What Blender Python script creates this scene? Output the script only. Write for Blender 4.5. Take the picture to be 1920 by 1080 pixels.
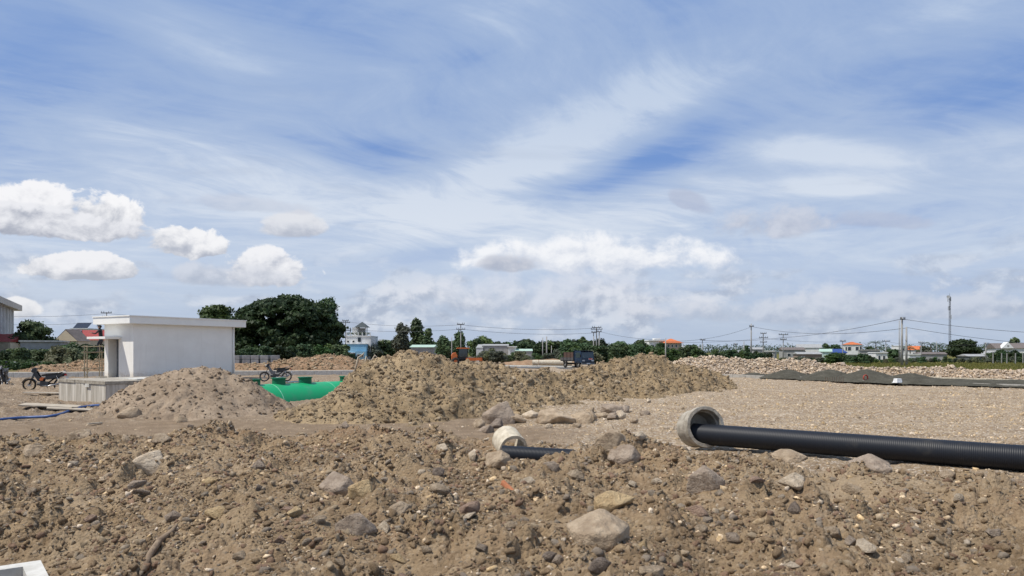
import bpy, bmesh, math, random
import numpy as np
from mathutils import Vector, Matrix

# ------------------------------------------------------------------ camera, sky, sun, exposure
scene = bpy.context.scene
COL = scene.collection
for o in list(bpy.data.objects):
    bpy.data.objects.remove(o)
F, HOR, CAMZ = 1387.0, 660.0, 1.75          # focal length in photo pixels, horizon row, eye height in metres
cam_d = bpy.data.cameras.new('camera')
cam = bpy.data.objects.new('camera', cam_d)
COL.objects.link(cam)
cam_d.sensor_width = 36.0
cam_d.lens = 36.0 * F / 1920.0
cam_d.shift_y = (HOR - 540.0) / 1920.0
cam_d.clip_start = 0.1
cam_d.clip_end = 12000
cam.location = (0, 0, CAMZ)
cam.rotation_euler = (math.radians(90), 0, 0)
scene.camera = cam

SUN_EL, SUN_AZ = math.radians(60), math.radians(-108)       # azimuth from +Y towards +X
to_sun = Vector((math.sin(SUN_AZ) * math.cos(SUN_EL), math.cos(SUN_AZ) * math.cos(SUN_EL), math.sin(SUN_EL)))
sun_d = bpy.data.lights.new('sun', 'SUN')
sun_d.energy = 4.0
sun_d.angle = math.radians(0.53)
sun_d.color = (1.0, 0.95, 0.87)
sun = bpy.data.objects.new('sun', sun_d)
COL.objects.link(sun)
sun.rotation_euler = to_sun.to_track_quat('Z', 'Y').to_euler()
sun.location = (-30, 0, 60)

scene.view_settings.view_transform = 'Standard'
scene.view_settings.look = 'None'
scene.view_settings.exposure = 0.25
scene.view_settings.gamma = 1.0
scene.view_settings.use_curve_mapping = False
scene.cycles.use_denoising = True
scene.cycles.use_adaptive_sampling = True
scene.cycles.adaptive_threshold = 0.02
scene.cycles.max_bounces = 6
scene.cycles.diffuse_bounces = 2
scene.cycles.glossy_bounces = 3
scene.cycles.transparent_max_bounces = 8

world = bpy.data.worlds.new('World')
scene.world = world
world.cycles.sampling_method = 'MANUAL'
world.cycles.sample_map_resolution = 512
world.use_nodes = True
WN = world.node_tree
WN.nodes.clear()


class E:
    """little expression helper over shader math nodes"""
    tree = WN

    def __init__(s, sock):
        s.s = sock

    @staticmethod
    def m(op, *a):
        n = E.tree.nodes.new('ShaderNodeMath')
        n.operation = op
        for i, q in enumerate(a):
            if isinstance(q, E):
                E.tree.links.new(q.s, n.inputs[i])
            else:
                n.inputs[i].default_value = q
        return E(n.outputs[0])

    def __add__(a, b): return E.m('ADD', a, b)
    def __radd__(a, b): return E.m('ADD', b, a)
    def __sub__(a, b): return E.m('SUBTRACT', a, b)
    def __rsub__(a, b): return E.m('SUBTRACT', b, a)
    def __mul__(a, b): return E.m('MULTIPLY', a, b)
    def __rmul__(a, b): return E.m('MULTIPLY', b, a)
    def __truediv__(a, b): return E.m('DIVIDE', a, b)


def emax(a, b): return E.m('MAXIMUM', a, b)
def emin(a, b): return E.m('MINIMUM', a, b)


def sstep(x, lo, hi, to0=0.0, to1=1.0):
    n = E.tree.nodes.new('ShaderNodeMapRange')
    n.interpolation_type = 'SMOOTHSTEP'
    E.tree.links.new(x.s, n.inputs[0])
    for i, q in enumerate((lo, hi, to0, to1)):
        n.inputs[i + 1].default_value = q
    return E(n.outputs[0])


def ecomb(x, y, z):
    n = E.tree.nodes.new('ShaderNodeCombineXYZ')
    for i, q in enumerate((x, y, z)):
        if isinstance(q, E):
            E.tree.links.new(q.s, n.inputs[i])
        else:
            n.inputs[i].default_value = q
    return n.outputs[0]


def edot(v, c):
    n = E.tree.nodes.new('ShaderNodeVectorMath')
    n.operation = 'DOT_PRODUCT'
    E.tree.links.new(v, n.inputs[0])
    n.inputs[1].default_value = c
    return E(n.outputs['Value'])


def evadd(v, c):
    n = E.tree.nodes.new('ShaderNodeVectorMath')
    n.operation = 'ADD'
    E.tree.links.new(v, n.inputs[0])
    if isinstance(c, (tuple, list)):
        n.inputs[1].default_value = c
    else:
        E.tree.links.new(c, n.inputs[1])
    return n.outputs[0]


def enoise(v, scale, detail=4.0, rough=0.55, dist=0.0, lac=2.0):
    n = E.tree.nodes.new('ShaderNodeTexNoise')
    E.tree.links.new(v, n.inputs['Vector'])
    n.inputs['Scale'].default_value = scale
    n.inputs['Detail'].default_value = detail
    n.inputs['Roughness'].default_value = rough
    n.inputs['Distortion'].default_value = dist
    n.inputs['Lacunarity'].default_value = lac
    return E(n.outputs['Fac'])


def emix(fac, a, b):
    n = E.tree.nodes.new('ShaderNodeMix')
    n.data_type = 'RGBA'
    if isinstance(fac, E):
        E.tree.links.new(fac.s, n.inputs['Factor'])
    else:
        n.inputs['Factor'].default_value = fac
    for k, q in (('A', a), ('B', b)):
        sk = [i for i in n.inputs if i.name == k and i.type == 'RGBA'][0]
        if isinstance(q, (tuple, list)):
            sk.default_value = (*q, 1.0)
        else:
            E.tree.links.new(q, sk)
    return [o for o in n.outputs if o.type == 'RGBA'][0]


def build_sky():
    N, L = WN.nodes, WN.links
    out = N.new('ShaderNodeOutputWorld')
    bg = N.new('ShaderNodeBackground')
    L.new(bg.outputs[0], out.inputs[0])
    STR = 0.1
    bg.inputs['Strength'].default_value = STR

    def c(r, g, b):                              # display value -> scene linear, before the strength and exposure
        f = lambda q: ((q / 255.0 + 0.055) / 1.055) ** 2.4 / STR / (2 ** scene.view_settings.exposure)
        return (f(r), f(g), f(b))
    sky = N.new('ShaderNodeTexSky')
    sky.sky_type = 'NISHITA'
    sky.sun_disc = False
    sky.sun_elevation = SUN_EL
    sky.sun_rotation = SUN_AZ
    sky.altitude = 0
    sky.air_density = 1.0
    sky.dust_density = 1.2
    sky.ozone_density = 1.6
    tc = N.new('ShaderNodeTexCoord')
    D = tc.outputs['Generated']
    sp = N.new('ShaderNodeSeparateXYZ')
    L.new(D, sp.inputs[0])
    X, Y, Z = (E(sp.outputs[i]) for i in range(3))
    # --- high ice cloud, as a flat layer far above the ground
    zz = emax(Z, 0.0) + 0.10
    px, py = X / zz, Y / zz
    P = ecomb(px, py, 0.0)
    w1 = enoise(P, 0.55, 2, 0.5)
    w2 = enoise(evadd(P, (7.3, 2.1, 4.0)), 0.55, 2, 0.5)
    qx = px + (w1 - 0.5) * 1.5
    qy = py + (w2 - 0.5) * 1.5
    ca, sa = math.cos(math.radians(38)), math.sin(math.radians(38))
    u = qx * ca + qy * sa
    v = qy * ca - qx * sa
    n1 = enoise(ecomb(u * 0.26, v * 0.75, 1.7), 1.0, 4, 0.58)
    n2 = enoise(ecomb(u * 0.9 + 5.0, v * 3.4, 4.4), 1.0, 6, 0.62, 0.4)
    n3 = enoise(ecomb(u * 3.0, v * 9.0, 9.4), 1.0, 4, 0.6, 0.6)
    n4 = enoise(ecomb(u * 1.6, v * 2.2, 2.4), 1.0, 7, 0.66, 1.2)
    n5 = enoise(ecomb(px * 2.6, py * 3.6, 6.4), 1.0, 6, 0.6, 0.8)
    cov = n1 * 0.34 + n2 * 0.20 + n3 * 0.10 + n4 * 0.20 + n5 * 0.16

    def frame(pxl, pyl, ang=0.0):
        d = Vector(((pxl - 960) / F, 1.0, (HOR - pyl) / F)).normalized()
        r = Vector((d.y, -d.x, 0)).normalized()
        t = r.cross(d)
        if t.z < 0:
            t = -t
        a = math.radians(ang)
        return d, r * math.cos(a) + t * math.sin(a), t * math.cos(a) - r * math.sin(a)

    def gauss(pxl, pyl, wx, wy, ang=0.0):
        d, r, t = frame(pxl, pyl, ang)
        a = edot(D, r) * (F / wx)
        b = edot(D, t) * (F / wy)
        g = E.m('POWER', 2.718, (a * a + b * b) * -1.0)
        return g * sstep(edot(D, d), 0.0, 0.3)
    for g in ((1190, 318, 250, 34, 17, -0.16), (1330, 215, 170, 30, 28, -0.06), (715, 285, 90, 26, 0, -0.12), (30, 130, 190, 120, 40, -0.13), (1800, 190, 200, 60, 15, -0.10),
              (800, 480, 120, 18, 12, -0.10), (880, 110, 60, 30, 0, -0.08), (1720, 400, 160, 40, 0, -0.10), (1690, 530, 240, 40, 0, -0.09), (560, 20, 240, 60, 0, -0.06),
              (1110, 235, 270, 60, 27, 0.17), (930, 320, 130, 40, 25, 0.10), (640, 400, 420, 60, -3, 0.10), (1100, 400, 350, 40, 0, 0.12), (940, 60, 110, 90, 0, 0.10),
              (1640, 55, 330, 40, 10, 0.08), (150, 215, 240, 40, -12, 0.10), (430, 110, 160, 50, -25, 0.07), (1560, 285, 130, 26, -9, 0.22), (1560, 350, 80, 14, -5, 0.22)):
        cov = cov + gauss(*g[:5]) * (n4 * (g[5] * 2.0))
    cirr = sstep(cov, 0.30, 0.53)
    hazeband = sstep(Z, 0.30, 0.08)
    veil = emin(emax(cirr * 1.0, hazeband * 0.70 + cirr * 0.30), 1.0)
    skyc = emix(0.85, sky.outputs[0], c(104, 144, 209))
    veilc = emix(sstep(Z, 0.05, 0.36), c(200, 213, 231), c(160, 182, 217))
    base = emix(veil * 0.93, skyc, veilc)
    bright = sstep(cov, 0.50, 0.70)
    base = emix(bright * 0.8, base, emix(sstep(Z, 0.12, 0.40), c(224, 231, 241), c(196, 211, 232)))
    # grey flat streaks inside the veil
    ns = enoise(ecomb(X * 3.0, Y * 3.0, Z * 17.0), 1.3, 5, 0.6, 0.5)
    base = emix(sstep(ns, 0.55, 0.76) * sstep(Z, 0.40, 0.12) * 0.5, base, c(168, 182, 206))
    base = emix(sstep(ns, 0.45, 0.25) * sstep(Z, 0.34, 0.12) * 0.7, base, c(212, 222, 236))
    # --- pale haze over the horizon
    base = emix(sstep(Z, 0.13, -0.01) * 0.75, base, c(176, 190, 211))
    # --- heap clouds
    nv = ecomb(X, Y, Z * 1.35)
    nA = enoise(nv, 17.0, 8, 0.60, 0.2)
    nB = enoise(evadd(nv, (-0.008, 0.0, 0.011)), 17.0, 6, 0.58, 0.2)
    nb1 = enoise(nv, 5.0, 3, 0.5)
    rel = (nA - nB) * 3.2

    def puff(base, pxl, pyl, wx, wy, amt=1.0, top=(240, 240, 244), bot=(170, 176, 190), soft=0.22, ang=0.0, bias=0.0):
        d, r, t = frame(pxl, pyl, ang)
        a = edot(D, r) * (F / wx)
        b0 = edot(D, t) * (F / wy)
        b = emax(b0, b0 * -1.7)
        g = 1.0 - a * a - b * b
        dens = g * 0.85 + (nA - 0.5) * 2.3 + (nb1 - 0.5) * 0.7 + bias - 0.06
        al = sstep(dens, 0.05, 0.05 + soft) * sstep(edot(D, d), 0.0, 0.3) * sstep(g, -0.9, 0.0) * amt
        sh = sstep(b0 * 0.85 + rel + (nA - 0.5) * 0.9, -0.75, 0.6)
        return emix(al, base, emix(sh, c(*bot), c(*top)))
    # low band of small cloud all round
    nl = enoise(ecomb(X, Y, Z * 2.6), 8.5, 5, 0.58, 0.3)
    band = sstep(Z, 0.0, 0.03) * sstep(Z, 0.17, 0.06)
    base = emix(sstep(nl, 0.47, 0.62) * band * 0.7, base, emix(sstep(rel + nl * 1.5, 0.5, 1.15), c(170, 180, 199), c(220, 225, 234)))
    base = puff(base, 1080, 560, 470, 70, 0.6, (226, 228, 236), (180, 189, 206), 0.8)
    base = puff(base, 1090, 486, 285, 54, 0.92, (247, 248, 251), (208, 215, 229), 0.6, 0, 0.06)
    base = puff(base, 960, 498, 72, 26, 0.8, (196, 200, 212), (168, 176, 194), 0.5)
    base = puff(base, 1450, 425, 118, 44, 0.85, (206, 211, 224), (172, 180, 200), 0.5)
    base = puff(base, 1290, 380, 55, 24, 0.6, (180, 188, 210), (168, 178, 204), 0.6, -25)
    base = puff(base, 1640, 415, 95, 22, 0.6, (186, 194, 214), (172, 182, 206), 0.6, -8)
    base = puff(base, 1560, 585, 420, 40, 0.6, (214, 218, 228), (164, 174, 194), 0.6)
    base = puff(base, 550, 428, 66, 34, 0.9, (226, 228, 234), (182, 188, 202), 0.4)
    base = puff(base, 450, 385, 150, 22, 0.45, (196, 202, 218), (178, 188, 208), 0.6)
    base = puff(base, 500, 512, 92, 46, 0.95, (244, 244, 247), (182, 188, 202), 0.2)
    base = puff(base, 420, 520, 130, 34, 0.7, (214, 218, 228), (176, 184, 200), 0.5)
    base = puff(base, 345, 460, 74, 44, 0.97, (246, 246, 248), (178, 184, 198), 0.18)
    base = puff(base, 165, 505, 98, 34, 0.97, (242, 242, 245), (178, 184, 197), 0.18)
    base = puff(base, 60, 408, 84, 58, 1.0, (246, 246, 249), (170, 176, 190), 0.2)
    base = puff(base, 205, 412, 66, 52, 1.0, (248, 248, 250), (172, 178, 192), 0.2)
    base = puff(base, 125, 428, 158, 38, 1.0, (236, 237, 242), (166, 172, 187), 0.22, 0, 0.05)
    base = puff(base, 25, 582, 40, 22, 0.9, (240, 240, 242), (200, 204, 212), 0.3)
    L.new(base, bg.inputs['Color'])


build_sky()

# ------------------------------------------------------------------ helpers
RNG = np.random.default_rng(7)
random.seed(7)


def at(px, py, Y):
    """photo pixel at a known distance -> point"""
    return Vector(((px - 960) / F * Y, Y, CAMZ - (py - HOR) / F * Y))


def tag(o, label=None, cat=None, group=None, kind=None):
    if label: o['label'] = label
    if cat: o['category'] = cat
    if group: o['group'] = group
    if kind: o['kind'] = kind
    return o


def empty(name, loc, rz=0.0, label=None, cat=None, group=None):
    o = bpy.data.objects.new(name, None)
    COL.objects.link(o)
    o.location = loc
    o.rotation_euler = (0, 0, rz)
    o.empty_display_size = 0.2
    return tag(o, label, cat, group)


def copy_tree(o, parent=None):
    c = o.copy()
    COL.objects.link(c)
    c.parent = parent
    for ch in list(o.children):
        copy_tree(ch, c)
    return c


class MB:
    def __init__(s):
        s.v, s.f = [], []

    def add(s, vs, fs):
        b = len(s.v)
        s.v += [tuple(q) for q in vs]
        s.f += [tuple(b + i for i in f) for f in fs]
        return s

    def box(s, x0, x1, y0, y1, z0, z1, M=None):
        vs = [Vector(q) for q in ((x0, y0, z0), (x1, y0, z0), (x1, y1, z0), (x0, y1, z0), (x0, y0, z1), (x1, y0, z1), (x1, y1, z1), (x0, y1, z1))]
        if M: vs = [M @ q for q in vs]
        return s.add(vs, ((0, 3, 2, 1), (4, 5, 6, 7), (0, 1, 5, 4), (1, 2, 6, 5), (2, 3, 7, 6), (3, 0, 4, 7)))

    def prism(s, poly, z0, z1, bottom=True, top=True, M=None):
        n = len(poly)
        vs = [Vector((p[0], p[1], z0)) for p in poly] + [Vector((p[0], p[1], z1)) for p in poly]
        if M: vs = [M @ q for q in vs]
        fs = [(i, (i + 1) % n, n + (i + 1) % n, n + i) for i in range(n)]
        if bottom: fs.append(tuple(range(n - 1, -1, -1)))
        if top: fs.append(tuple(range(n, 2 * n)))
        return s.add(vs, fs)

    def yprism(s, poly, y0, y1):
        """polygon in x,z, drawn out along y"""
        n = len(poly)
        vs = [(p[0], y0, p[1]) for p in poly] + [(p[0], y1, p[1]) for p in poly]
        fs = [(i, (i + 1) % n, n + (i + 1) % n, n + i) for i in range(n)] + [tuple(range(n - 1, -1, -1)), tuple(range(n, 2 * n))]
        return s.add(vs, fs)

    def tube(s, pts, r, n=8, caps=True):
        pts = [Vector(p) for p in pts]
        k = len(pts)
        rr = r if isinstance(r, (list, tuple)) else [r] * k
        vs, up = [], None
        for i, p in enumerate(pts):
            d = (pts[min(i + 1, k - 1)] - pts[max(i - 1, 0)]).normalized()
            if up is None:
                up = Vector((0, 0, 1)) if abs(d.z) < 0.9 else Vector((1, 0, 0))
            a = d.cross(up).normalized()
            b = a.cross(d).normalized()
            up = b
            for j in range(n):
                t = 2 * math.pi * j / n
                vs.append(p + (a * math.cos(t) + b * math.sin(t)) * rr[i])
        fs = [(i * n + j, i * n + (j + 1) % n, (i + 1) * n + (j + 1) % n, (i + 1) * n + j) for i in range(k - 1) for j in range(n)]
        if caps:
            fs += [tuple(range(n - 1, -1, -1)), tuple(range((k - 1) * n, k * n))]
        return s.add(vs, fs)

    def torus(s, c, axis, R, r, n=24, m=8, sq=1.0):
        ax = Vector(axis).normalized()
        u = ax.orthogonal().normalized()
        w = ax.cross(u)
        vs = []
        for i in range(n):
            t = 2 * math.pi * i / n
            d = u * math.cos(t) + w * math.sin(t)
            for j in range(m):
                q = 2 * math.pi * j / m
                vs.append(Vector(c) + d * (R + r * math.cos(q)) + ax * (r * sq * math.sin(q)))
        fs = [(i * m + j, ((i + 1) % n) * m + j, ((i + 1) % n) * m + (j + 1) % m, i * m + (j + 1) % m) for i in range(n) for j in range(m)]
        return s.add(vs, fs)

    def lathe(s, prof, c, axis, n=40, closed=True):
        """profile of (radius, along) turned round an axis"""
        ax = Vector(axis).normalized()
        u = ax.orthogonal().normalized()
        w = ax.cross(u)
        k = len(prof)
        vs = []
        for i in range(n):
            t = 2 * math.pi * i / n
            d = u * math.cos(t) + w * math.sin(t)
            for (r, a) in prof:
                vs.append(Vector(c) + d * r + ax * a)
        kk = k if closed else k - 1
        fs = [(i * k + j, ((i + 1) % n) * k + j, ((i + 1) % n) * k + (j + 1) % k, i * k + (j + 1) % k) for i in range(n) for j in range(kk)]
        return s.add(vs, fs)

    def build(s, name, mat, parent=None, smooth=False, loc=None, rz=None, bevel=0.0):
        me = bpy.data.meshes.new(name)
        me.from_pydata(s.v, [], s.f)
        bm = bmesh.new()
        bm.from_mesh(me)
        bmesh.ops.recalc_face_normals(bm, faces=bm.faces)
        if bevel:
            bmesh.ops.bevel(bm, geom=list(bm.edges), offset=bevel, segments=2, affect='EDGES', profile=0.6)
        bm.to_mesh(me)
        bm.free()
        if smooth:
            me.polygons.foreach_set('use_smooth', [True] * len(me.polygons))
        me.materials.append(mat)
        o = bpy.data.objects.new(name, me)
        COL.objects.link(o)
        if parent: o.parent = parent
        if loc is not None: o.location = loc
        if rz is not None: o.rotation_euler = (0, 0, rz)
        return o


def mesh_np(name, verts, faces, mat, parent=None, smooth=False, cols=None):
    """faces: (M,k) int array, all of one size"""
    me = bpy.data.meshes.new(name)
    verts = np.ascontiguousarray(verts, dtype=np.float32)
    faces = np.ascontiguousarray(faces, dtype=np.int32)
    M, k = faces.shape
    me.vertices.add(len(verts))
    me.vertices.foreach_set('co', verts.ravel())
    me.loops.add(M * k)
    me.loops.foreach_set('vertex_index', faces.ravel())
    me.polygons.add(M)
    me.polygons.foreach_set('loop_start', np.arange(0, M * k, k, dtype=np.int32))
    me.polygons.foreach_set('loop_total', np.full(M, k, dtype=np.int32))
    if smooth:
        me.polygons.foreach_set('use_smooth', np.ones(M, dtype=bool))
    if cols is not None:
        a = me.color_attributes.new('zone', 'FLOAT_COLOR', 'POINT')
        a.data.foreach_set('color', np.ascontiguousarray(cols, dtype=np.float32).ravel())
    me.update(calc_edges=True)
    me.validate()
    if mat: me.materials.append(mat)
    o = bpy.data.objects.new(name, me)
    COL.objects.link(o)
    if parent: o.parent = parent
    return o


# ------------------------------------------------------------------ noise in numpy
def hsh(ix, iy, s):
    h = (ix.astype(np.int64) * 374761393 + iy.astype(np.int64) * 668265263 + s * 2147483647 + 144269504) & 0xFFFFFFFF
    h = ((h ^ (h >> 13)) * 1274126177) & 0xFFFFFFFF
    h = ((h ^ (h >> 16)) * 2246822519) & 0xFFFFFFFF
    h = h ^ (h >> 15)
    return (h & 0xFFFFFF) / float(0x1000000)


def gn(x, y, s=0):
    ix, iy = np.floor(x), np.floor(y)
    fx, fy = x - ix, y - iy
    ux, uy = fx * fx * fx * (fx * (fx * 6 - 15) + 10), fy * fy * fy * (fy * (fy * 6 - 15) + 10)

    def g(dx, dy):
        a = hsh(ix + dx, iy + dy, s) * (2 * np.pi)
        return np.cos(a) * (fx - dx) + np.sin(a) * (fy - dy)
    a, b, c, d = g(0, 0), g(1, 0), g(0, 1), g(1, 1)
    return 1.5 * ((a + (b - a) * ux) + ((c + (d - c) * ux) - (a + (b - a) * ux)) * uy)


def fbm(x, y, o=4, s=0, gain=0.5):
    t, a = 0.0, 1.0
    for i in range(o):
        t = t + a * gn(x, y, s + 17 * i)
        x, y, a = x * 2.03 + 3.1, y * 2.03 - 1.7, a * gain
    return t


def clods(x, y, cell, s=0, fill=0.8, sharp=0.5):
    """lumps lying side by side, height 0..1"""
    wx = x / cell + 0.35 * gn(x / cell * 1.9, y / cell * 1.9, s + 5)
    wy = y / cell + 0.35 * gn(x / cell * 1.9 + 9, y / cell * 1.9, s + 6)
    ix, iy = np.floor(wx), np.floor(wy)
    best = np.zeros_like(wx)
    for dx in (-1, 0, 1):
        for dy in (-1, 0, 1):
            cx, cy = ix + dx, iy + dy
            qx, qy = cx + hsh(cx, cy, s), cy + hsh(cx, cy, s + 1)
            r = 0.3 + 0.55 * hsh(cx, cy, s + 2)
            h = hsh(cx, cy, s + 3)
            h = np.where(h > 1 - fill, 0.35 + 0.65 * h, 0.0)
            d2 = ((wx - qx) ** 2 + (wy - qy) ** 2) / (r * r)
            best = np.maximum(best, h * r * np.maximum(0, 1 - d2) ** sharp)
    return best / 0.85


def sm(x, a, b):
    t = np.clip((x - a) / (b - a), 0, 1)
    return t * t * (3 - 2 * t)


# ------------------------------------------------------------------ materials
def nodes_of(m):
    m.use_nodes = True
    nt = m.node_tree
    b = nt.nodes['Principled BSDF']
    return nt, b


_mats = {}


def pm(name, col, col2=None, scale=4.0, rough=0.8, bump=0.0, bscale=None, metal=0.0, spec=0.3, rand=0.0, detail=5.0, stretch=(1, 1, 1), lo=0.35, hi=0.65):
    """noise-mottled surface"""
    if name in _mats: return _mats[name]
    m = bpy.data.materials.new(name)
    nt, b = nodes_of(m)
    E.tree = nt
    tc = nt.nodes.new('ShaderNodeTexCoord')
    mp = nt.nodes.new('ShaderNodeMapping')
    mp.inputs['Scale'].default_value = stretch
    nt.links.new(tc.outputs['Object'], mp.inputs[0])
    v = mp.outputs[0]
    if col2 is None: col2 = tuple(q * 0.8 for q in col)
    n = enoise(v, scale, detail, 0.6)
    c = emix(sstep(n, lo, hi), col2, col)
    if rand:
        oi = nt.nodes.new('ShaderNodeObjectInfo')
        hs = nt.nodes.new('ShaderNodeHueSaturation')
        r = E(oi.outputs['Random'])
        nt.links.new((r * rand * 2 + (1 - rand)).s, hs.inputs['Value'])
        fr = E.m('FRACT', r * 7.31)
        nt.links.new((fr * 0.5 + 0.75).s, hs.inputs['Saturation'])
        nt.links.new(c, hs.inputs['Color'])
        c = hs.outputs[0]
    nt.links.new(c, b.inputs['Base Color'])
    b.inputs['Roughness'].default_value = rough
    b.inputs['Metallic'].default_value = metal
    b.inputs['Specular IOR Level'].default_value = spec
    if bump:
        bn = nt.nodes.new('ShaderNodeBump')
        bn.inputs['Strength'].default_value = 1.0
        bn.inputs['Distance'].default_value = bump
        nt.links.new(enoise(v, bscale or scale * 5, 6, 0.65).s, bn.inputs['Height'])
        nt.links.new(bn.outputs[0], b.inputs['Normal'])
    _mats[name] = m
    return m


def leaf_mat(name, c1, c2, scale=0.6, trans=0.25):
    if name in _mats: return _mats[name]
    m = bpy.data.materials.new(name)
    nt, b = nodes_of(m)
    E.tree = nt
    g = nt.nodes.new('ShaderNodeNewGeometry')
    oi = nt.nodes.new('ShaderNodeObjectInfo')
    n = enoise(g.outputs['Position'], scale, 3, 0.6)
    n2 = enoise(g.outputs['Position'], scale * 9, 2, 0.6)
    c = emix(sstep(n * 0.6 + n2 * 0.4, 0.36, 0.64), c1, c2)
    hs = nt.nodes.new('ShaderNodeHueSaturation')
    nt.links.new((E(oi.outputs['Random']) * 0.5 + 0.75).s, hs.inputs['Value'])
    nt.links.new((E.m('FRACT', E(oi.outputs['Random']) * 5.7) * 0.05 + 0.475).s, hs.inputs['Hue'])
    nt.links.new(c, hs.inputs['Color'])
    nt.links.new(hs.outputs[0], b.inputs['Base Color'])
    b.inputs['Roughness'].default_value = 0.6
    b.inputs['Specular IOR Level'].default_value = 0.25
    tr = nt.nodes.new('ShaderNodeBsdfTranslucent')
    nt.links.new(hs.outputs[0], tr.inputs['Color'])
    mx = nt.nodes.new('ShaderNodeMixShader')
    mx.inputs[0].default_value = trans
    nt.links.new(b.outputs[0], mx.inputs[1])
    nt.links.new(tr.outputs[0], mx.inputs[2])
    nt.links.new(mx.outputs[0], nt.nodes['Material Output'].inputs['Surface'])
    _mats[name] = m
    return m


# ------------------------------------------------------------------ the lie of the land
EU = [-0.9, -0.69, -0.47, -0.33, -0.2, -0.05, 0.02, 0.10, 0.18, 0.25, 0.34, 0.46, 0.68, 0.9]
EV = [13.0, 13.6, 14.6, 15.0, 14.4, 14.6, 13.2, 12.8, 12.6, 11.9, 11.0, 10.2, 9.2, 8.6]
TANK_A, TANK_B = at(470, 700, 28.3), at(672, 700, 32.6)     # axis ends seen from above
KL0, KL1 = Vector((-44.0, 48.5, 0)), Vector((-10.6, 57.5, 0))   # kerb line on the left


def edge(x, y):
    return np.interp(x / y, EU, EV) + 0.5 * gn(x / 1.7, y * 0 + 3.3, 41) + 0.25 * gn(x / 0.5, y * 0 + 8.3, 42)


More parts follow.
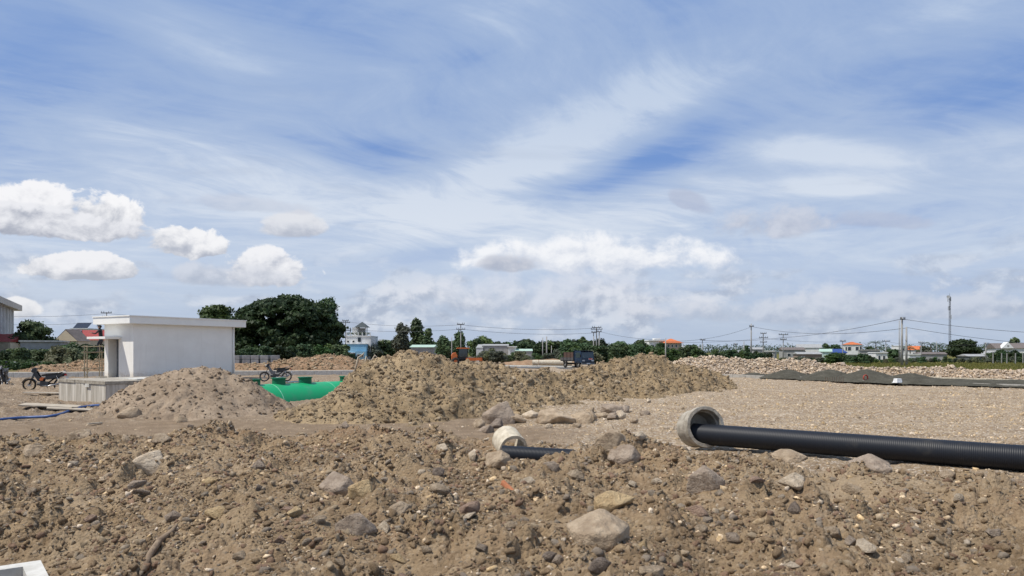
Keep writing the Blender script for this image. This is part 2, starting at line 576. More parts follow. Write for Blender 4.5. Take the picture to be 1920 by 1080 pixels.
def ground_parts(x, y):
    """height and the four ground kinds: churned soil, gravel, grass, wheel track"""
    ys = np.maximum(y, 1.0)
    e = edge(x, ys)
    d = e - y                                           # metres inside the churned foreground
    R = sm(d + 0.9 * fbm(x / 0.8, y / 0.8, 3, 19), -0.8, 0.8)
    near = 1 - sm(y, 45, 70)
    z = 0.05 * fbm(x / 5, y / 5, 3, 3) * near
    # churned foreground: broad mounds and a thrown-up rim
    z = z + R * (0.02 + 0.20 * fbm(x / 1.7, y / 1.7, 3, 11) - 0.22 * np.clip(fbm(x / 0.75, y / 0.75, 2, 15) - 0.32, 0, 1))
    z = z + (0.13 + 0.12 * gn(x / 1.3, y / 1.3, 13)) * np.exp(-((d - 0.9) / 0.75) ** 2) * (1 - 0.45 * sm(x, 2.6, 4.0))
    z = z + 0.15 * np.exp(-((x - 1.65) / 0.75) ** 2 - ((y - 11.7) / 0.55) ** 2)
    z = z + 0.10 * np.exp(-((x - 0.45) / 0.8) ** 2 - ((y - 11.15) / 0.4) ** 2)
    gr = np.exp(-(((x - 0.35) / 0.95) ** 4) - (((y - 12.15) / 0.85) ** 4))
    z = z * (1 - gr) - 0.03 * gr
    # the cut falling away to the lower left
    z = z - 0.62 * (1 - sm(x + 0.35 * (y - 6), -4.2, -1.6)) * (1 - sm(y, 6.6, 11.5))
    z = z - 0.10 * (1 - sm(y, 4.5, 8.0))
    # low rough ground left of the chamber
    lm = sm(-x, 8.0, 11.0) * sm(y, 18.0, 20.5) * (1 - sm(y, 40, 46))
    z = z + lm * (0.16 * fbm(x / 2.2, y / 2.2, 3, 23) + 0.02)
    # pit the tank lies in
    ta, tb = np.array(TANK_A[:2]), np.array(TANK_B[:2])
    tv = (tb - ta) / np.linalg.norm(tb - ta)
    s_ = (x - ta[0]) * tv[0] + (y - ta[1]) * tv[1]
    q_ = np.abs(-(x - ta[0]) * tv[1] + (y - ta[1]) * tv[0])
    Ln = np.linalg.norm(tb - ta)
    pit = sm(s_, -0.7, -0.1) * (1 - sm(s_, Ln + 0.1, Ln + 0.7)) * (1 - sm(q_, 1.25, 1.9))
    z = z - 1.3 * pit
    z = z - 0.28 * np.exp(-((x + 7.4) / 1.5) ** 2 - ((y - 25.8) / 2.0) ** 2)
    # step up behind the kerb on the left
    kd = (x - KL0.x) * -(KL1.y - KL0.y) + (y - KL0.y) * (KL1.x - KL0.x)
    kd = kd / math.hypot(KL1.x - KL0.x, KL1.y - KL0.y)
    z = z + 0.27 * sm(kd, 0.03, 0.10) * (1 - sm(x, -11.6, -10.2)) * (1 - sm(y, 90, 120))
    grav = (1 - R) * sm(x / ys + 0.09 * fbm(x / 3, y / 2, 3, 29), -0.10, 0.08) * sm(y, 9, 12)
    grass = sm(y, 56, 62) * sm(x / ys, 0.22, 0.40) + sm(y, 130, 170)
    grass = grass + sm(kd, 3.0, 7.0) * (1 - sm(x / ys, -0.58, -0.5)) * 0.8
    grass = np.clip(grass, 0, 1)
    track = (1 - R) * sm(d, -5.5, -3.6) * (1 - sm(d, -0.9, -0.2)) * (1 - sm(x / ys, 0.02, 0.14)) * (1 - sm(y, 19, 21))
    z = z - 0.05 * track + track * 0.02 * np.sin((y - 0.07 * x) * 5.5 + gn(x / 3, y / 3, 77) * 1.5)
    z = z + grav * (0.05 * fbm(x / 1.3, y / 0.8, 4, 95) - 0.035 * sm(np.sin((y + 0.22 * x) * 1.15 + 1.2 * gn(x / 5, y / 5, 96)), 0.80, 0.97))
    # lumps
    k = R + 0.75 * lm + 0.16 + 0.12 * grav * sm(fbm(x / 3.0, y / 1.6, 3, 37), 0.0, 0.5)
    k = k * (1 - 0.75 * track) * near * (1 - 0.8 * gr)
    patch = 0.22 + 1.0 * np.clip(fbm(x / 1.2, y / 1.2, 3, 31) + 0.35, 0, 1.2)
    lum = 0.15 * clods(x, y, 0.42, 50, 0.45, 0.6) + 0.085 * clods(x, y, 0.19, 60, 0.6, 0.55) + 0.04 * clods(x, y, 0.085, 70, 0.75, 0.5)
    lum = lum + 0.055 * fbm(x / 0.30, y / 0.30, 4, 81, 0.6)
    z = z + k * patch * lum + grav * (0.014 * clods(x, y, 0.10, 90, 0.7, 0.5) + 0.02 * clods(x, y, 0.26, 91, 0.3, 0.5))
    return z, R, grav, grass, track


def ground(x, y):
    return ground_parts(np.asarray(x, float), np.asarray(y, float))[0]


# ridge lines of the heaps: (photo x, photo y, distance) -> crest
def ridge(pts):
    return [tuple(at(*p)) for p in pts]


def ridge_h(x, y, pts, slope):
    h = np.full(np.shape(x), -9.0)
    for (ax, ay, az), (bx, by, bz) in zip(pts[:-1], pts[1:]):
        dx, dy = bx - ax, by - ay
        t = np.clip(((x - ax) * dx + (y - ay) * dy) / (dx * dx + dy * dy), 0, 1)
        dist = np.hypot(x - ax - t * dx, y - ay - t * dy)
        zz = az + (bz - az) * t
        h = np.maximum(h, zz - slope * (np.sqrt(dist * dist + 0.09) - 0.3))
    return h


SAND = ridge([(262, 728, 21.3), (305, 699, 21.5), (350, 687, 21.5), (398, 692, 21.5), (434, 702, 21.6), (462, 725, 21.8)])
BIG = ridge([(690, 700, 24.6), (705, 678, 25.0), (730, 662, 25.0), (770, 651, 25.0), (812, 660, 25.6), (850, 668, 26.2), (900, 680, 27.2), (950, 688, 28.2),
             (1000, 695, 29.5), (1050, 697, 31.0), (1100, 690, 32.0), (1140, 680, 33.0), (1180, 669, 34.0), (1215, 664, 35.0), (1262, 672, 36.0), (1300, 685, 37.0), (1338, 706, 38.5)])
_fr = [(545, 19.3, .18), (580, 20.0, .33), (620, 20.5, .58), (700, 21.0, .85), (780, 21.5, .95), (860, 22.5, .80), (940, 24.0, .66), (1020, 25.8, .56), (1100, 28.0, .60), (1180, 30.0, .66), (1260, 33.0, .58), (1320, 36.0, .42)]
BIG2 = [((p - 960) / F * q, q, h) for p, q, h in _fr]
EARTH = ridge([(436, 686, 63), (470, 681, 63), (520, 677, 63), (560, 670, 64), (600, 667, 64), (625, 664, 65), (655, 672, 66), (700, 676, 67), (740, 684, 68)])
EARTH2 = ridge([(60, 690, 57), (110, 684, 58), (150, 676, 60), (190, 673, 60), (235, 680, 61)])
RUB = ridge([(1262, 676, 57), (1290, 668, 57), (1340, 666.5, 57), (1400, 669, 57), (1470, 672, 56), (1530, 676, 55), (1575, 680, 54), (1610, 687, 53), (1660, 688, 52),
             (1750, 685.5, 51), (1800, 687, 50), (1860, 689, 49), (1920, 688, 48), (2010, 688, 46), (2100, 690, 44)])
FARH = ridge([(955, 679, 100), (985, 673, 101), (1020, 674, 103), (1060, 676, 105), (1100, 680, 106)])


def heap_sand(x, y):
    h = ridge_h(x, y, SAND, 0.70) + 0.10 * fbm(x / 1.1, y / 1.1, 3, 201)
    smooth = sm(x, -9.0, -8.2) * (1 - sm(y, 20.9, 21.3))
    return h + (0.085 * clods(x, y, 0.30, 210, 0.5) + 0.05 * clods(x, y, 0.13, 220, 0.6) + 0.03 * fbm(x / .2, y / .2, 3, 230)) * (1 - 0.75 * smooth) - 0.03


NOTCH = ([545, 560, 600, 625, 645, 658, 675, 700], [770, 765, 752, 738, 718, 695, 672, 640])     # skyline of the heap's left shoulder in front of the tank


def heap_big(x, y):
    wx, wy = x + 0.4 * gn(x / 1.8, y / 1.8, 301), y + 0.5 * gn(x / 1.8, y / 1.8, 302)
    a, b = ridge_h(wx, wy, BIG, 0.50), ridge_h(wx, wy, BIG2, 0.30)
    h = np.maximum(a, b) + 0.06 * np.exp(-((a - b) / 0.2) ** 2)
    h = h + 0.22 * fbm(x / 1.7, y / 1.7, 3, 303)
    up = 0.35 + 0.65 * sm(h, 0.05, 0.45)
    ppx = 960 + F * x / np.maximum(y, 1)
    cap = CAMZ - (np.interp(ppx, *NOTCH) - HOR) / F * y + 0.05 * gn(x / 0.4, y / 0.4, 350)
    h = h + up * (0.21 * clods(x, y, 0.60, 310, 0.5) + 0.14 * clods(x, y, 0.27, 320, 0.65) + 0.08 * clods(x, y, 0.12, 330, 0.7) + 0.10 * fbm(x / .35, y / .35, 4, 340, 0.6)) - 0.24
    return np.where((ppx < 700) & (y > 18.5), np.minimum(h, cap), h)


def heap_earth(x, y):
    return np.maximum(ridge_h(x, y, EARTH, 0.30), ridge_h(x, y, EARTH2, 0.28)) + 0.14 * fbm(x / 2.0, y / 2.0, 4, 401) + 0.16 * clods(x, y, 0.7, 410, 0.5) + 0.08 * clods(x, y, 0.3, 420, 0.5) - 0.10


def heap_rub(x, y):
    return ridge_h(x, y, RUB, 0.42) + 0.14 * fbm(x / 2.0, y / 2.0, 3, 501) + 0.15 * clods(x, y, 0.5, 510, 0.7) + 0.10 * clods(x, y, 0.25, 520, 0.8) - 0.24


def heap_far(x, y):
    return ridge_h(x, y, FARH, 0.3) + 0.2 * fbm(x / 2.5, y / 2.5, 3, 601)


def surface(x, y):
    """top of ground and heaps"""
    x, y = np.asarray(x, float), np.asarray(y, float)
    z = ground(x, y)
    for f in (heap_sand, heap_big, heap_earth, heap_rub):
        z = np.maximum(z, f(x, y))
    return z


def cast(px, py, y0=3.5, y1=70.0):
    """where the sight line through a photo pixel meets the ground"""
    Y = np.exp(np.linspace(math.log(y0), math.log(y1), 3500))
    X = (px - 960) / F * Y
    Zr = CAMZ - (py - HOR) / F * Y
    hit = np.nonzero(surface(X, Y) >= Zr)[0]
    i = hit[0] if len(hit) else len(Y) - 1
    return Vector((X[i], Y[i], float(surface(X[i:i + 1], Y[i:i + 1])[0])))


def soil_mat():
    m = bpy.data.materials.new('ground_soil')
    nt, b = nodes_of(m)
    E.tree = nt
    at_ = nt.nodes.new('ShaderNodeVertexColor')
    at_.layer_name = 'zone'
    sp = nt.nodes.new('ShaderNodeSeparateColor')
    nt.links.new(at_.outputs['Color'], sp.inputs[0])
    R, G, B = (E(sp.outputs[i]) for i in range(3))
    A = E(at_.outputs['Alpha'])
    tc = nt.nodes.new('ShaderNodeTexCoord')
    v = tc.outputs['Object']
    big = enoise(v, 0.55, 5, 0.6)
    mid = enoise(v, 3.2, 6, 0.62)
    fine = enoise(v, 34.0, 5, 0.7)
    vo = nt.nodes.new('ShaderNodeTexVoronoi')
    nt.links.new(v, vo.inputs['Vector'])
    vo.inputs['Scale'].default_value = 26.0
    vo.inputs['Randomness'].default_value = 1.0
    spv = nt.nodes.new('ShaderNodeSeparateColor')
    nt.links.new(vo.outputs['Color'], spv.inputs[0])
    vr = E(spv.outputs[0])
    soil = emix(sstep(mid * 0.6 + big * 0.4, 0.36, 0.62), (0.188, 0.130, 0.076), (0.335, 0.243, 0.147))
    soil = emix(sstep(big, 0.52, 0.68) * 0.5, soil, (0.235, 0.160, 0.105))
    zone = enoise(v, 0.33, 3, 0.6)
    soil = emix(sstep(zone, 0.53, 0.66) * 0.55, soil, (0.345, 0.265, 0.175))
    soil = emix(sstep(zone, 0.45, 0.33) * 0.5, soil, (0.250, 0.158, 0.094))
    soil = emix(sstep(vr, 0.80, 0.95) * 0.5, soil, (0.36, 0.28, 0.195))
    grav = emix(sstep(mid, 0.36, 0.66), (0.270, 0.196, 0.124), (0.395, 0.300, 0.196))
    stv = nt.nodes.new('ShaderNodeMapping')
    stv.inputs['Scale'].default_value = (0.22, 1.1, 1.0)
    stv.inputs['Rotation'].default_value = (0, 0, -0.25)
    nt.links.new(v, stv.inputs[0])
    strk = enoise(stv.outputs[0], 0.9, 6, 0.62)
    grav = emix(sstep(strk, 0.50, 0.66) * 0.75, grav, (0.240, 0.170, 0.105))
    grav = emix(sstep(strk, 0.44, 0.30) * 0.6, grav, (0.44, 0.355, 0.262))
    grav = emix(sstep(vr, 0.7, 0.95) * 0.8, grav, (0.52, 0.45, 0.37))
    grav = emix(sstep(vr, 0.25, 0.05) * 0.6, grav, (0.17, 0.135, 0.105))
    track = emix(sstep(mid, 0.4, 0.7), (0.215, 0.156, 0.102), (0.285, 0.212, 0.143))
    grass = emix(sstep(mid, 0.4, 0.65), (0.10, 0.095, 0.025), (0.17, 0.15, 0.045))
    plain = emix(sstep(mid * 0.5 + big * 0.5, 0.4, 0.62), (0.20, 0.146, 0.097), (0.30, 0.226, 0.154))
    plain = emix(sstep(vr, 0.75, 0.95) * 0.6, plain, (0.42, 0.35, 0.27))
    c = emix(R, plain, soil)
    c = emix(G, c, grav)
    c = emix(A, c, track)
    c = emix(B, c, grass)
    hs = nt.nodes.new('ShaderNodeHueSaturation')
    nt.links.new(c, hs.inputs['Color'])
    nt.links.new((fine * 0.7 + 0.65).s, hs.inputs['Value'])
    nt.links.new(hs.outputs[0], b.inputs['Base Color'])
    b.inputs['Roughness'].default_value = 0.95
    b.inputs['Specular IOR Level'].default_value = 0.12
    bn = nt.nodes.new('ShaderNodeBump')
    bn.inputs['Strength'].default_value = 1.0
    bn.inputs['Distance'].default_value = 0.03
    vd = E(vo.outputs['Distance'])
    nt.links.new((enoise(v, 22.0, 8, 0.72) * 1.2 - vd * 0.7).s, bn.inputs['Height'])
    nt.links.new(bn.outputs[0], b.inputs['Normal'])
    return m


def earth_mat(name, c1, c2, c3, s=1.0, mix=(), rnd=0.0):
    """clod earth with paler crumbs"""
    m = bpy.data.materials.new(name)
    nt, b = nodes_of(m)
    E.tree = nt
    tc = nt.nodes.new('ShaderNodeTexCoord')
    v = tc.outputs['Object']
    big, mid, fine = enoise(v, 0.6 * s, 4, 0.6), enoise(v, 3.0 * s, 7, 0.66), enoise(v, 22.0 * s, 5, 0.7)
    c = emix(sstep(mid * 0.6 + big * 0.4, 0.37, 0.63), c1, c2)
    c = emix(sstep(fine * 0.5 + big * 0.5, 0.52, 0.66) * 0.6, c, c3)
    oi = nt.nodes.new('ShaderNodeObjectInfo')
    for i, (share, cm) in enumerate(mix):
        c = emix(sstep(E.m('FRACT', E(oi.outputs['Random']) * (13.7 + 9.1 * i)), 1 - share, 1 - share + 0.01) * 0.85, c, cm)
    hs = nt.nodes.new('ShaderNodeHueSaturation')
    nt.links.new(c, hs.inputs['Color'])
    nt.links.new((fine * 0.6 + E(oi.outputs['Random']) * rnd + (0.70 - rnd * 0.5)).s, hs.inputs['Value'])
    nt.links.new(hs.outputs[0], b.inputs['Base Color'])
    b.inputs['Roughness'].default_value = 0.95
    b.inputs['Specular IOR Level'].default_value = 0.12
    bn = nt.nodes.new('ShaderNodeBump')
    bn.inputs['Distance'].default_value = 0.05 / s
    nt.links.new((enoise(v, 9.0 * s, 8, 0.72)).s, bn.inputs['Height'])
    nt.links.new(bn.outputs[0], b.inputs['Normal'])
    return m


M_GROUND = soil_mat()
M_CLAY = earth_mat('clay_spoil', (0.195, 0.140, 0.080), (0.335, 0.248, 0.148), (0.40, 0.31, 0.195))
M_SAND = earth_mat('sandy_spoil', (0.235, 0.174, 0.119), (0.345, 0.265, 0.188), (0.39, 0.305, 0.222), 1.6)
M_RED = earth_mat('reddish_spoil', (0.22, 0.135, 0.078), (0.34, 0.225, 0.14), (0.40, 0.30, 0.21))
M_RUB = earth_mat('pale_rubble', (0.24, 0.178, 0.122), (0.39, 0.305, 0.222), (0.46, 0.37, 0.28))
M_CHIP = earth_mat('grey_chippings', (0.055, 0.051, 0.039), (0.085, 0.079, 0.061), (0.120, 0.112, 0.090), 4.0)


def grid_faces(nr, nc):
    i = np.arange(nr - 1)[:, None] * nc + np.arange(nc - 1)[None, :]
    i = i.ravel()
    return np.stack([i, i + 1, i + 1 + nc, i + nc], 1)


def make_ground():
    ys = [1.2]
    while ys[-1] < 62:
        ys.append(ys[-1] + max(0.0066 * ys[-1], 0.020))
    while ys[-1] < 5200:
        ys.append(ys[-1] * 1.10)
    ys = np.array(ys)
    nc = 860
    u = np.linspace(-1, 1, nc)
    u = 0.9 * u + 0.1 * u ** 3
    half = 0.80 * ys + 2.2
    half = np.where(ys > 62, half * np.interp(ys, [62, 200, 6000], [1, 2.5, 3]), half)
    X = u[None, :] * half[:, None]
    Yg = np.repeat(ys[:, None], nc, 1)
    z, R, G, B, A = ground_parts(X.ravel(), Yg.ravel())
    v = np.stack([X.ravel(), Yg.ravel(), z], 1)
    o = mesh_np('ground', v, grid_faces(len(ys), nc), M_GROUND, smooth=True, cols=np.stack([R, G, B, A], 1))
    tag(o, 'churned bare earth and gravel of the building site', 'ground', kind='structure')
    print('ground', len(v))


def make_heap(name, fn, x0, x1, y0, y1, step, mat, label, cat, group=None, kind=None):
    xs, ys = np.arange(x0, x1, step), np.arange(y0, y1, step)
    X, Yg = np.meshgrid(xs, ys)
    h = fn(X.ravel(), Yg.ravel())
    g = ground(X.ravel(), Yg.ravel())
    f = grid_faces(len(ys), len(xs))
    keep = (h > g - 0.06)[f].any(1)
    f = f[keep]
    used = np.unique(f)
    idx = np.full(len(h), -1)
    idx[used] = np.arange(len(used))
    v = np.stack([X.ravel(), Yg.ravel(), np.maximum(h, g - 0.14)], 1)[used]
    o = mesh_np(name, v, idx[f], mat, smooth=True)
    print(name, len(f))
    return tag(o, label, cat, group, kind)


make_ground()
OB_SAND = make_heap('soil_heap', heap_sand, -13.0, -5.8, 18.6, 24.6, 0.04, M_SAND, 'pale sandy soil heap in front of the white hut', 'soil heap')
OB_BIG = make_heap('soil_heap', heap_big, -7.5, 14.5, 16.5, 43.0, 0.065, M_CLAY, 'long heap of brown clay clods, largest on the site', 'soil heap')
OB_EARTH = make_heap('soil_heap', heap_earth, -42.0, -9.0, 54.0, 73.0, 0.14, M_RED, 'reddish brown earth bank behind the pale kerb', 'soil heap')
OB_RUB = make_heap('rubble_bank', heap_rub, 9.5, 39.0, 38.0, 62.0, 0.10, M_RUB, 'long bank of pale broken stone beyond the grey gravel', 'rubble bank')
OB_FAR = make_heap('soil_heap', heap_far, -5.0, 16.0, 90.0, 116.0, 0.3, M_RED, 'low brown earth mound behind the pale pipe and truck', 'soil heap')


# ------------------------------------------------------------------ rocks
def ico(sub):
    bm = bmesh.new()
    bmesh.ops.create_icosphere(bm, subdivisions=sub, radius=1.0)
    v = np.array([q.co[:] for q in bm.verts])
    f = np.array([[q.index for q in p.verts] for p in bm.faces])
    bm.free()
    return v, f


ICO = {k: ico(k) for k in (1, 2, 3, 4)}


def rock_shape(sub, seed, planes=11, flat=0.7, rough=0.05, clod=False):
    """broken stone: the hull of a handful of points; clod: a lumpy crumb"""
    r = np.random.default_rng(seed)
    if clod:
        v, f = ICO[min(sub, 2)]
        n = r.normal(size=(planes, 3))
        n /= np.linalg.norm(n, axis=1)[:, None]
        c = r.uniform(0.5, 0.95, planes)
        dd = v @ n.T
        rad = np.minimum(np.where(dd > 1e-3, c[None, :] / np.maximum(dd, 1e-3), 9.0).min(1), 1.4)
        k = np.zeros(len(v))
        fr = 2.2
        for q in (rough, rough * 0.6, rough * 0.35):
            w = r.normal(size=(6, 3)) * fr
            k += q * np.sin(v @ w.T + r.uniform(0, 6.28, 6)[None, :]).sum(1)
            fr *= 2.3
        p = v * (0.85 * rad ** 0.6 + k)[:, None]
    else:
        pts = r.normal(size=(planes + 5, 3))
        pts /= np.linalg.norm(pts, axis=1)[:, None]
        pts *= r.uniform(0.72, 1.12, (len(pts), 1))
        bm = bmesh.new()
        for q in pts:
            bm.verts.new(q)
        res = bmesh.ops.convex_hull(bm, input=list(bm.verts))
        dele = [g for g in res['geom_interior'] if isinstance(g, bmesh.types.BMVert)]
        if dele:
            bmesh.ops.delete(bm, geom=dele, context='VERTS')
        if sub >= 3:
            bmesh.ops.bevel(bm, geom=list(bm.edges), offset=0.045, segments=1, affect='EDGES')
            bmesh.ops.triangulate(bm, faces=list(bm.faces))
            for _ in range(sub - 2):
                bmesh.ops.subdivide_edges(bm, edges=[e for e in bm.edges if e.calc_length() > 0.16], cuts=1, use_grid_fill=True)
                bmesh.ops.triangulate(bm, faces=list(bm.faces))
        bm.verts.ensure_lookup_table()
        bm.verts.index_update()
        p = np.array([q.co[:] for q in bm.verts])
        f = np.array([[q.index for q in t.verts] for t in bm.faces])
        bm.free()
        k = np.zeros(len(p))
        fr = 3.0
        for q in (rough, rough * 0.7, rough * 0.5):
            w = r.normal(size=(6, 3)) * fr
            k += q * np.sin(p @ w.T + r.uniform(0, 6.28, 6)[None, :]).sum(1)
            fr *= 2.2
        if sub >= 3:
            p = p * (1 + k)[:, None]
    p = p * np.array([1.0, r.uniform(0.65, 0.95), flat * r.uniform(0.75, 1.15)])
    return p, f


def proto_mesh(name, sub, seed, mat, **kw):
    v, f = rock_shape(sub, seed, **kw)
    o = mesh_np(name, v, f, mat, smooth=False)
    COL.objects.unlink(o)
    return o


def proto_coll(name, mat, seed, n=7, sub=2, clod_share=0.5):
    c = bpy.data.collections.new(name)
    for i in range(n):
        c.objects.link(proto_mesh(name, sub, seed + i, mat, clod=(i < n * clod_share), rough=0.045, flat=0.8, planes=8))
    return c


def scatter(name, pts, scl, coll, nproto, label, cat, seed, parent=None, squash=True):
    """crumbs too many to count: one object, instanced by geometry nodes"""
    r = np.random.default_rng(seed)
    n = len(pts)
    me = bpy.data.meshes.new(name)
    me.vertices.add(n)
    me.vertices.foreach_set('co', np.ascontiguousarray(pts, dtype=np.float32).ravel())
    a = me.attributes.new('rot', 'FLOAT_VECTOR', 'POINT')
    rot = np.stack([r.normal(0, 0.45, n), r.normal(0, 0.45, n), r.uniform(0, 6.28, n)], 1)
    a.data.foreach_set('vector', rot.astype(np.float32).ravel())
    a = me.attributes.new('scl', 'FLOAT_VECTOR', 'POINT')
    s3 = np.stack([scl, scl * r.uniform(0.7, 1.2, n), scl * r.uniform(0.6, 1.0, n)], 1)
    a.data.foreach_set('vector', s3.astype(np.float32).ravel())
    a = me.attributes.new('idx', 'INT', 'POINT')
    a.data.foreach_set('value', r.integers(0, nproto, n).astype(np.int32))
    o = bpy.data.objects.new(name, me)
    COL.objects.link(o)
    if parent: o.parent = parent
    g = bpy.data.node_groups.new(name, 'GeometryNodeTree')
    g.interface.new_socket('Geometry', in_out='INPUT', socket_type='NodeSocketGeometry')
    g.interface.new_socket('Geometry', in_out='OUTPUT', socket_type='NodeSocketGeometry')
    N, L = g.nodes, g.links
    gi, go = N.new('NodeGroupInput'), N.new('NodeGroupOutput')
    ci = N.new('GeometryNodeCollectionInfo')
    ci.inputs['Collection'].default_value = coll
    ci.inputs['Separate Children'].default_value = True
    ci.inputs['Reset Children'].default_value = True
    ip = N.new('GeometryNodeInstanceOnPoints')
    ip.inputs['Pick Instance'].default_value = True
    L.new(gi.outputs[0], ip.inputs['Points'])
    L.new(ci.outputs[0], ip.inputs['Instance'])
    for nm, typ, sk in (('rot', 'FLOAT_VECTOR', 'Rotation'), ('scl', 'FLOAT_VECTOR', 'Scale'), ('idx', 'INT', 'Instance Index')):
        na = N.new('GeometryNodeInputNamedAttribute')
        na.data_type = typ
        na.inputs['Name'].default_value = nm
        L.new(na.outputs['Attribute'], ip.inputs[sk])
    L.new(ip.outputs[0], go.inputs[0])
    md = o.modifiers.new('scatter', 'NODES')
    md.node_group = g
    if label: tag(o, label, cat)
    o['kind'] = 'stuff'
    return o


M_CRUMB = earth_mat('soil_crumb', (0.210, 0.143, 0.084), (0.355, 0.255, 0.158), (0.43, 0.325, 0.215), 3.0, ((0.22, (0.43, 0.335, 0.225)), (0.18, (0.29, 0.185, 0.125)), (0.15, (0.30, 0.25, 0.195))), 0.3)
M_PEB = pm('pale_pebble', (0.53, 0.418, 0.285), (0.33, 0.243, 0.152), scale=2.0, rough=0.9, rand=0.45, spec=0.15)
M_CRUMBC = earth_mat('clay_crumb', (0.215, 0.156, 0.094), (0.355, 0.268, 0.170), (0.42, 0.33, 0.22), 2.0, ((0.15, (0.40, 0.32, 0.22)), (0.12, (0.28, 0.205, 0.13))), 0.3)
C_SOIL = proto_coll('soil_crumb', M_CRUMB, 100, 8, clod_share=0.3)
C_PEB = proto_coll('pebble', M_PEB, 140, 6, clod_share=0.0)
C_CLAY = proto_coll('clay_crumb', M_CRUMBC, 180, 7, clod_share=0.85)
M_SANDC = earth_mat('sand_crumb', (0.245, 0.182, 0.125), (0.36, 0.278, 0.198), (0.40, 0.315, 0.23), 1.6, (), 0.3)
C_SANDC = proto_coll('sand_crumb', M_SANDC, 220, 5, clod_share=0.85)
M_RUBS = pm('pale_broken_stone', (0.52, 0.42, 0.315), (0.32, 0.242, 0.170), scale=1.6, rough=0.9, rand=0.28, spec=0.15)
C_RUB = proto_coll('stone_chunk', M_RUBS, 260, 6, clod_share=0.0)


def fan_points(n, y0, y1, r, power=1.0, ex=0.72, mg=1.2):
    """points over the ground in front, thinning with distance"""
    y = np.exp(r.uniform(math.log(y0), math.log(y1), n)) if power == 1.0 else r.uniform(y0 ** power, y1 ** power, n) ** (1 / power)
    x = r.uniform(-1, 1, n) * (ex * y + mg)
    return x, y


def scatter_ground():
    r = np.random.default_rng(31)
    # churned foreground
    x, y = fan_points(190000, 3.4, 16.5, r, 1.25)
    z, R, G, B, A = ground_parts(x, y)
    dens = 0.22 + 0.78 * sm(fbm(x / 1.1, y / 1.1, 3, 777), -0.35, 0.35)
    k = r.random(len(x)) < R * dens
    x, y, z = x[k], y[k], z[k]
    s = 0.0075 * (1 + y / 14) * (1 + r.pareto(2.1, len(x)))
    s = np.minimum(s, 0.070)
    pale = r.random(len(x)) < 0.12
    P = np.stack([x, y, z + s * 0.02], 1)
    scatter('soil_crumbs', P[~pale], s[~pale], C_SOIL, 8, 'brown soil crumbs strewn over the churned foreground', 'soil crumbs', 1)
    # gravel field, pale stones of the foreground and the left side
    x2, y2 = fan_points(170000, 8.0, 47.0, r, 0.8)
    z2, R2, G2, B2, A2 = ground_parts(x2, y2)
    dens = 0.10 + 0.90 * sm(fbm(x2 / 3.4, y2 / 1.1, 4, 778), -0.2, 0.45)
    k = r.random(len(x2)) < np.clip(0.9 * G2 + 0.22 * (1 - R2) * (1 - G2), 0, 1) * (1 - 0.75 * A2) * dens
    x2, y2, z2 = x2[k], y2[k], z2[k]
    s2 = np.minimum(0.0085 * (1 + y2 / 26) * (1 + r.pareto(2.5, len(x2))), 0.08)
    P2 = np.concatenate([P[pale], np.stack([x2, y2, z2 - s2 * 0.1], 1)])
    scatter('gravel', P2, np.concatenate([s[pale], s2]), C_PEB, 6, 'pale loose gravel scattered over the site ground', 'gravel', 2)
    print('crumbs', len(P), len(P2))

    def on_heap(fn, n, x0, x1, y0, y1, mn, cap, a, seed, name, coll, npr, parent, lift=0.2, thr=0.03):
        q = np.random.default_rng(seed)
        x, y = q.uniform(x0, x1, n), q.uniform(y0, y1, n)
        h = fn(x, y)
        g = ground(x, y)
        k = h > g + thr
        x, y, h = x[k], y[k], h[k]
        s = np.minimum(mn * (1 + q.pareto(a, len(x))), cap)
        o = scatter(name, np.stack([x, y, h + s * lift], 1), s, coll, npr, None, None, seed, parent)
        print(name, len(x))
        return o
    on_heap(heap_big, 150000, -7.5, 14.5, 16.5, 39.0, 0.016, 0.14, 2.0, 5, 'clods', C_CLAY, 7, OB_BIG, -0.1)
    on_heap(heap_sand, 13000, -13.0, -5.8, 18.6, 24.0, 0.007, 0.08, 1.9, 6, 'clods', C_SANDC, 5, OB_SAND, 0.08)
    on_heap(heap_rub, 90000, 9.5, 39.0, 40.0, 60.0, 0.045, 0.17, 2.4, 8, 'broken_stones', C_RUB, 6, OB_RUB, 0.3)
    on_heap(heap_earth, 30000, -42.0, -9.0, 54.0, 70.0, 0.03, 0.2, 2.2, 9, 'clods', C_CLAY, 7, OB_EARTH)


scatter_ground()

# ------------------------------------------------------------------ loose rocks
ROCKC = {
    'tan': pm('rock_tan', (0.48, 0.375, 0.262), (0.32, 0.24, 0.162), scale=1.8, rough=0.92, bump=0.06, bscale=6, spec=0.15),
    'grey': pm('rock_grey', (0.40, 0.32, 0.245), (0.27, 0.208, 0.155), scale=1.8, rough=0.92, bump=0.06, bscale=6, spec=0.15),
    'dark': pm('rock_dark', (0.27, 0.215, 0.17), (0.18, 0.14, 0.11), scale=1.8, rough=0.9, bump=0.06, bscale=6, spec=0.2),
    'red': pm('rock_red', (0.4, 0.28, 0.205), (0.28, 0.19, 0.138), scale=1.8, rough=0.92, bump=0.06, bscale=6, spec=0.15),
    'pale': pm('rock_pale', (0.64, 0.53, 0.395), (0.46, 0.365, 0.26), scale=1.8, rough=0.92, bump=0.06, bscale=6, spec=0.15),
    'ochre': pm('rock_ochre', (0.56, 0.415, 0.235), (0.42, 0.295, 0.16), scale=1.8, rough=0.92, bump=0.06, bscale=6, spec=0.15),
}
_rm = {}


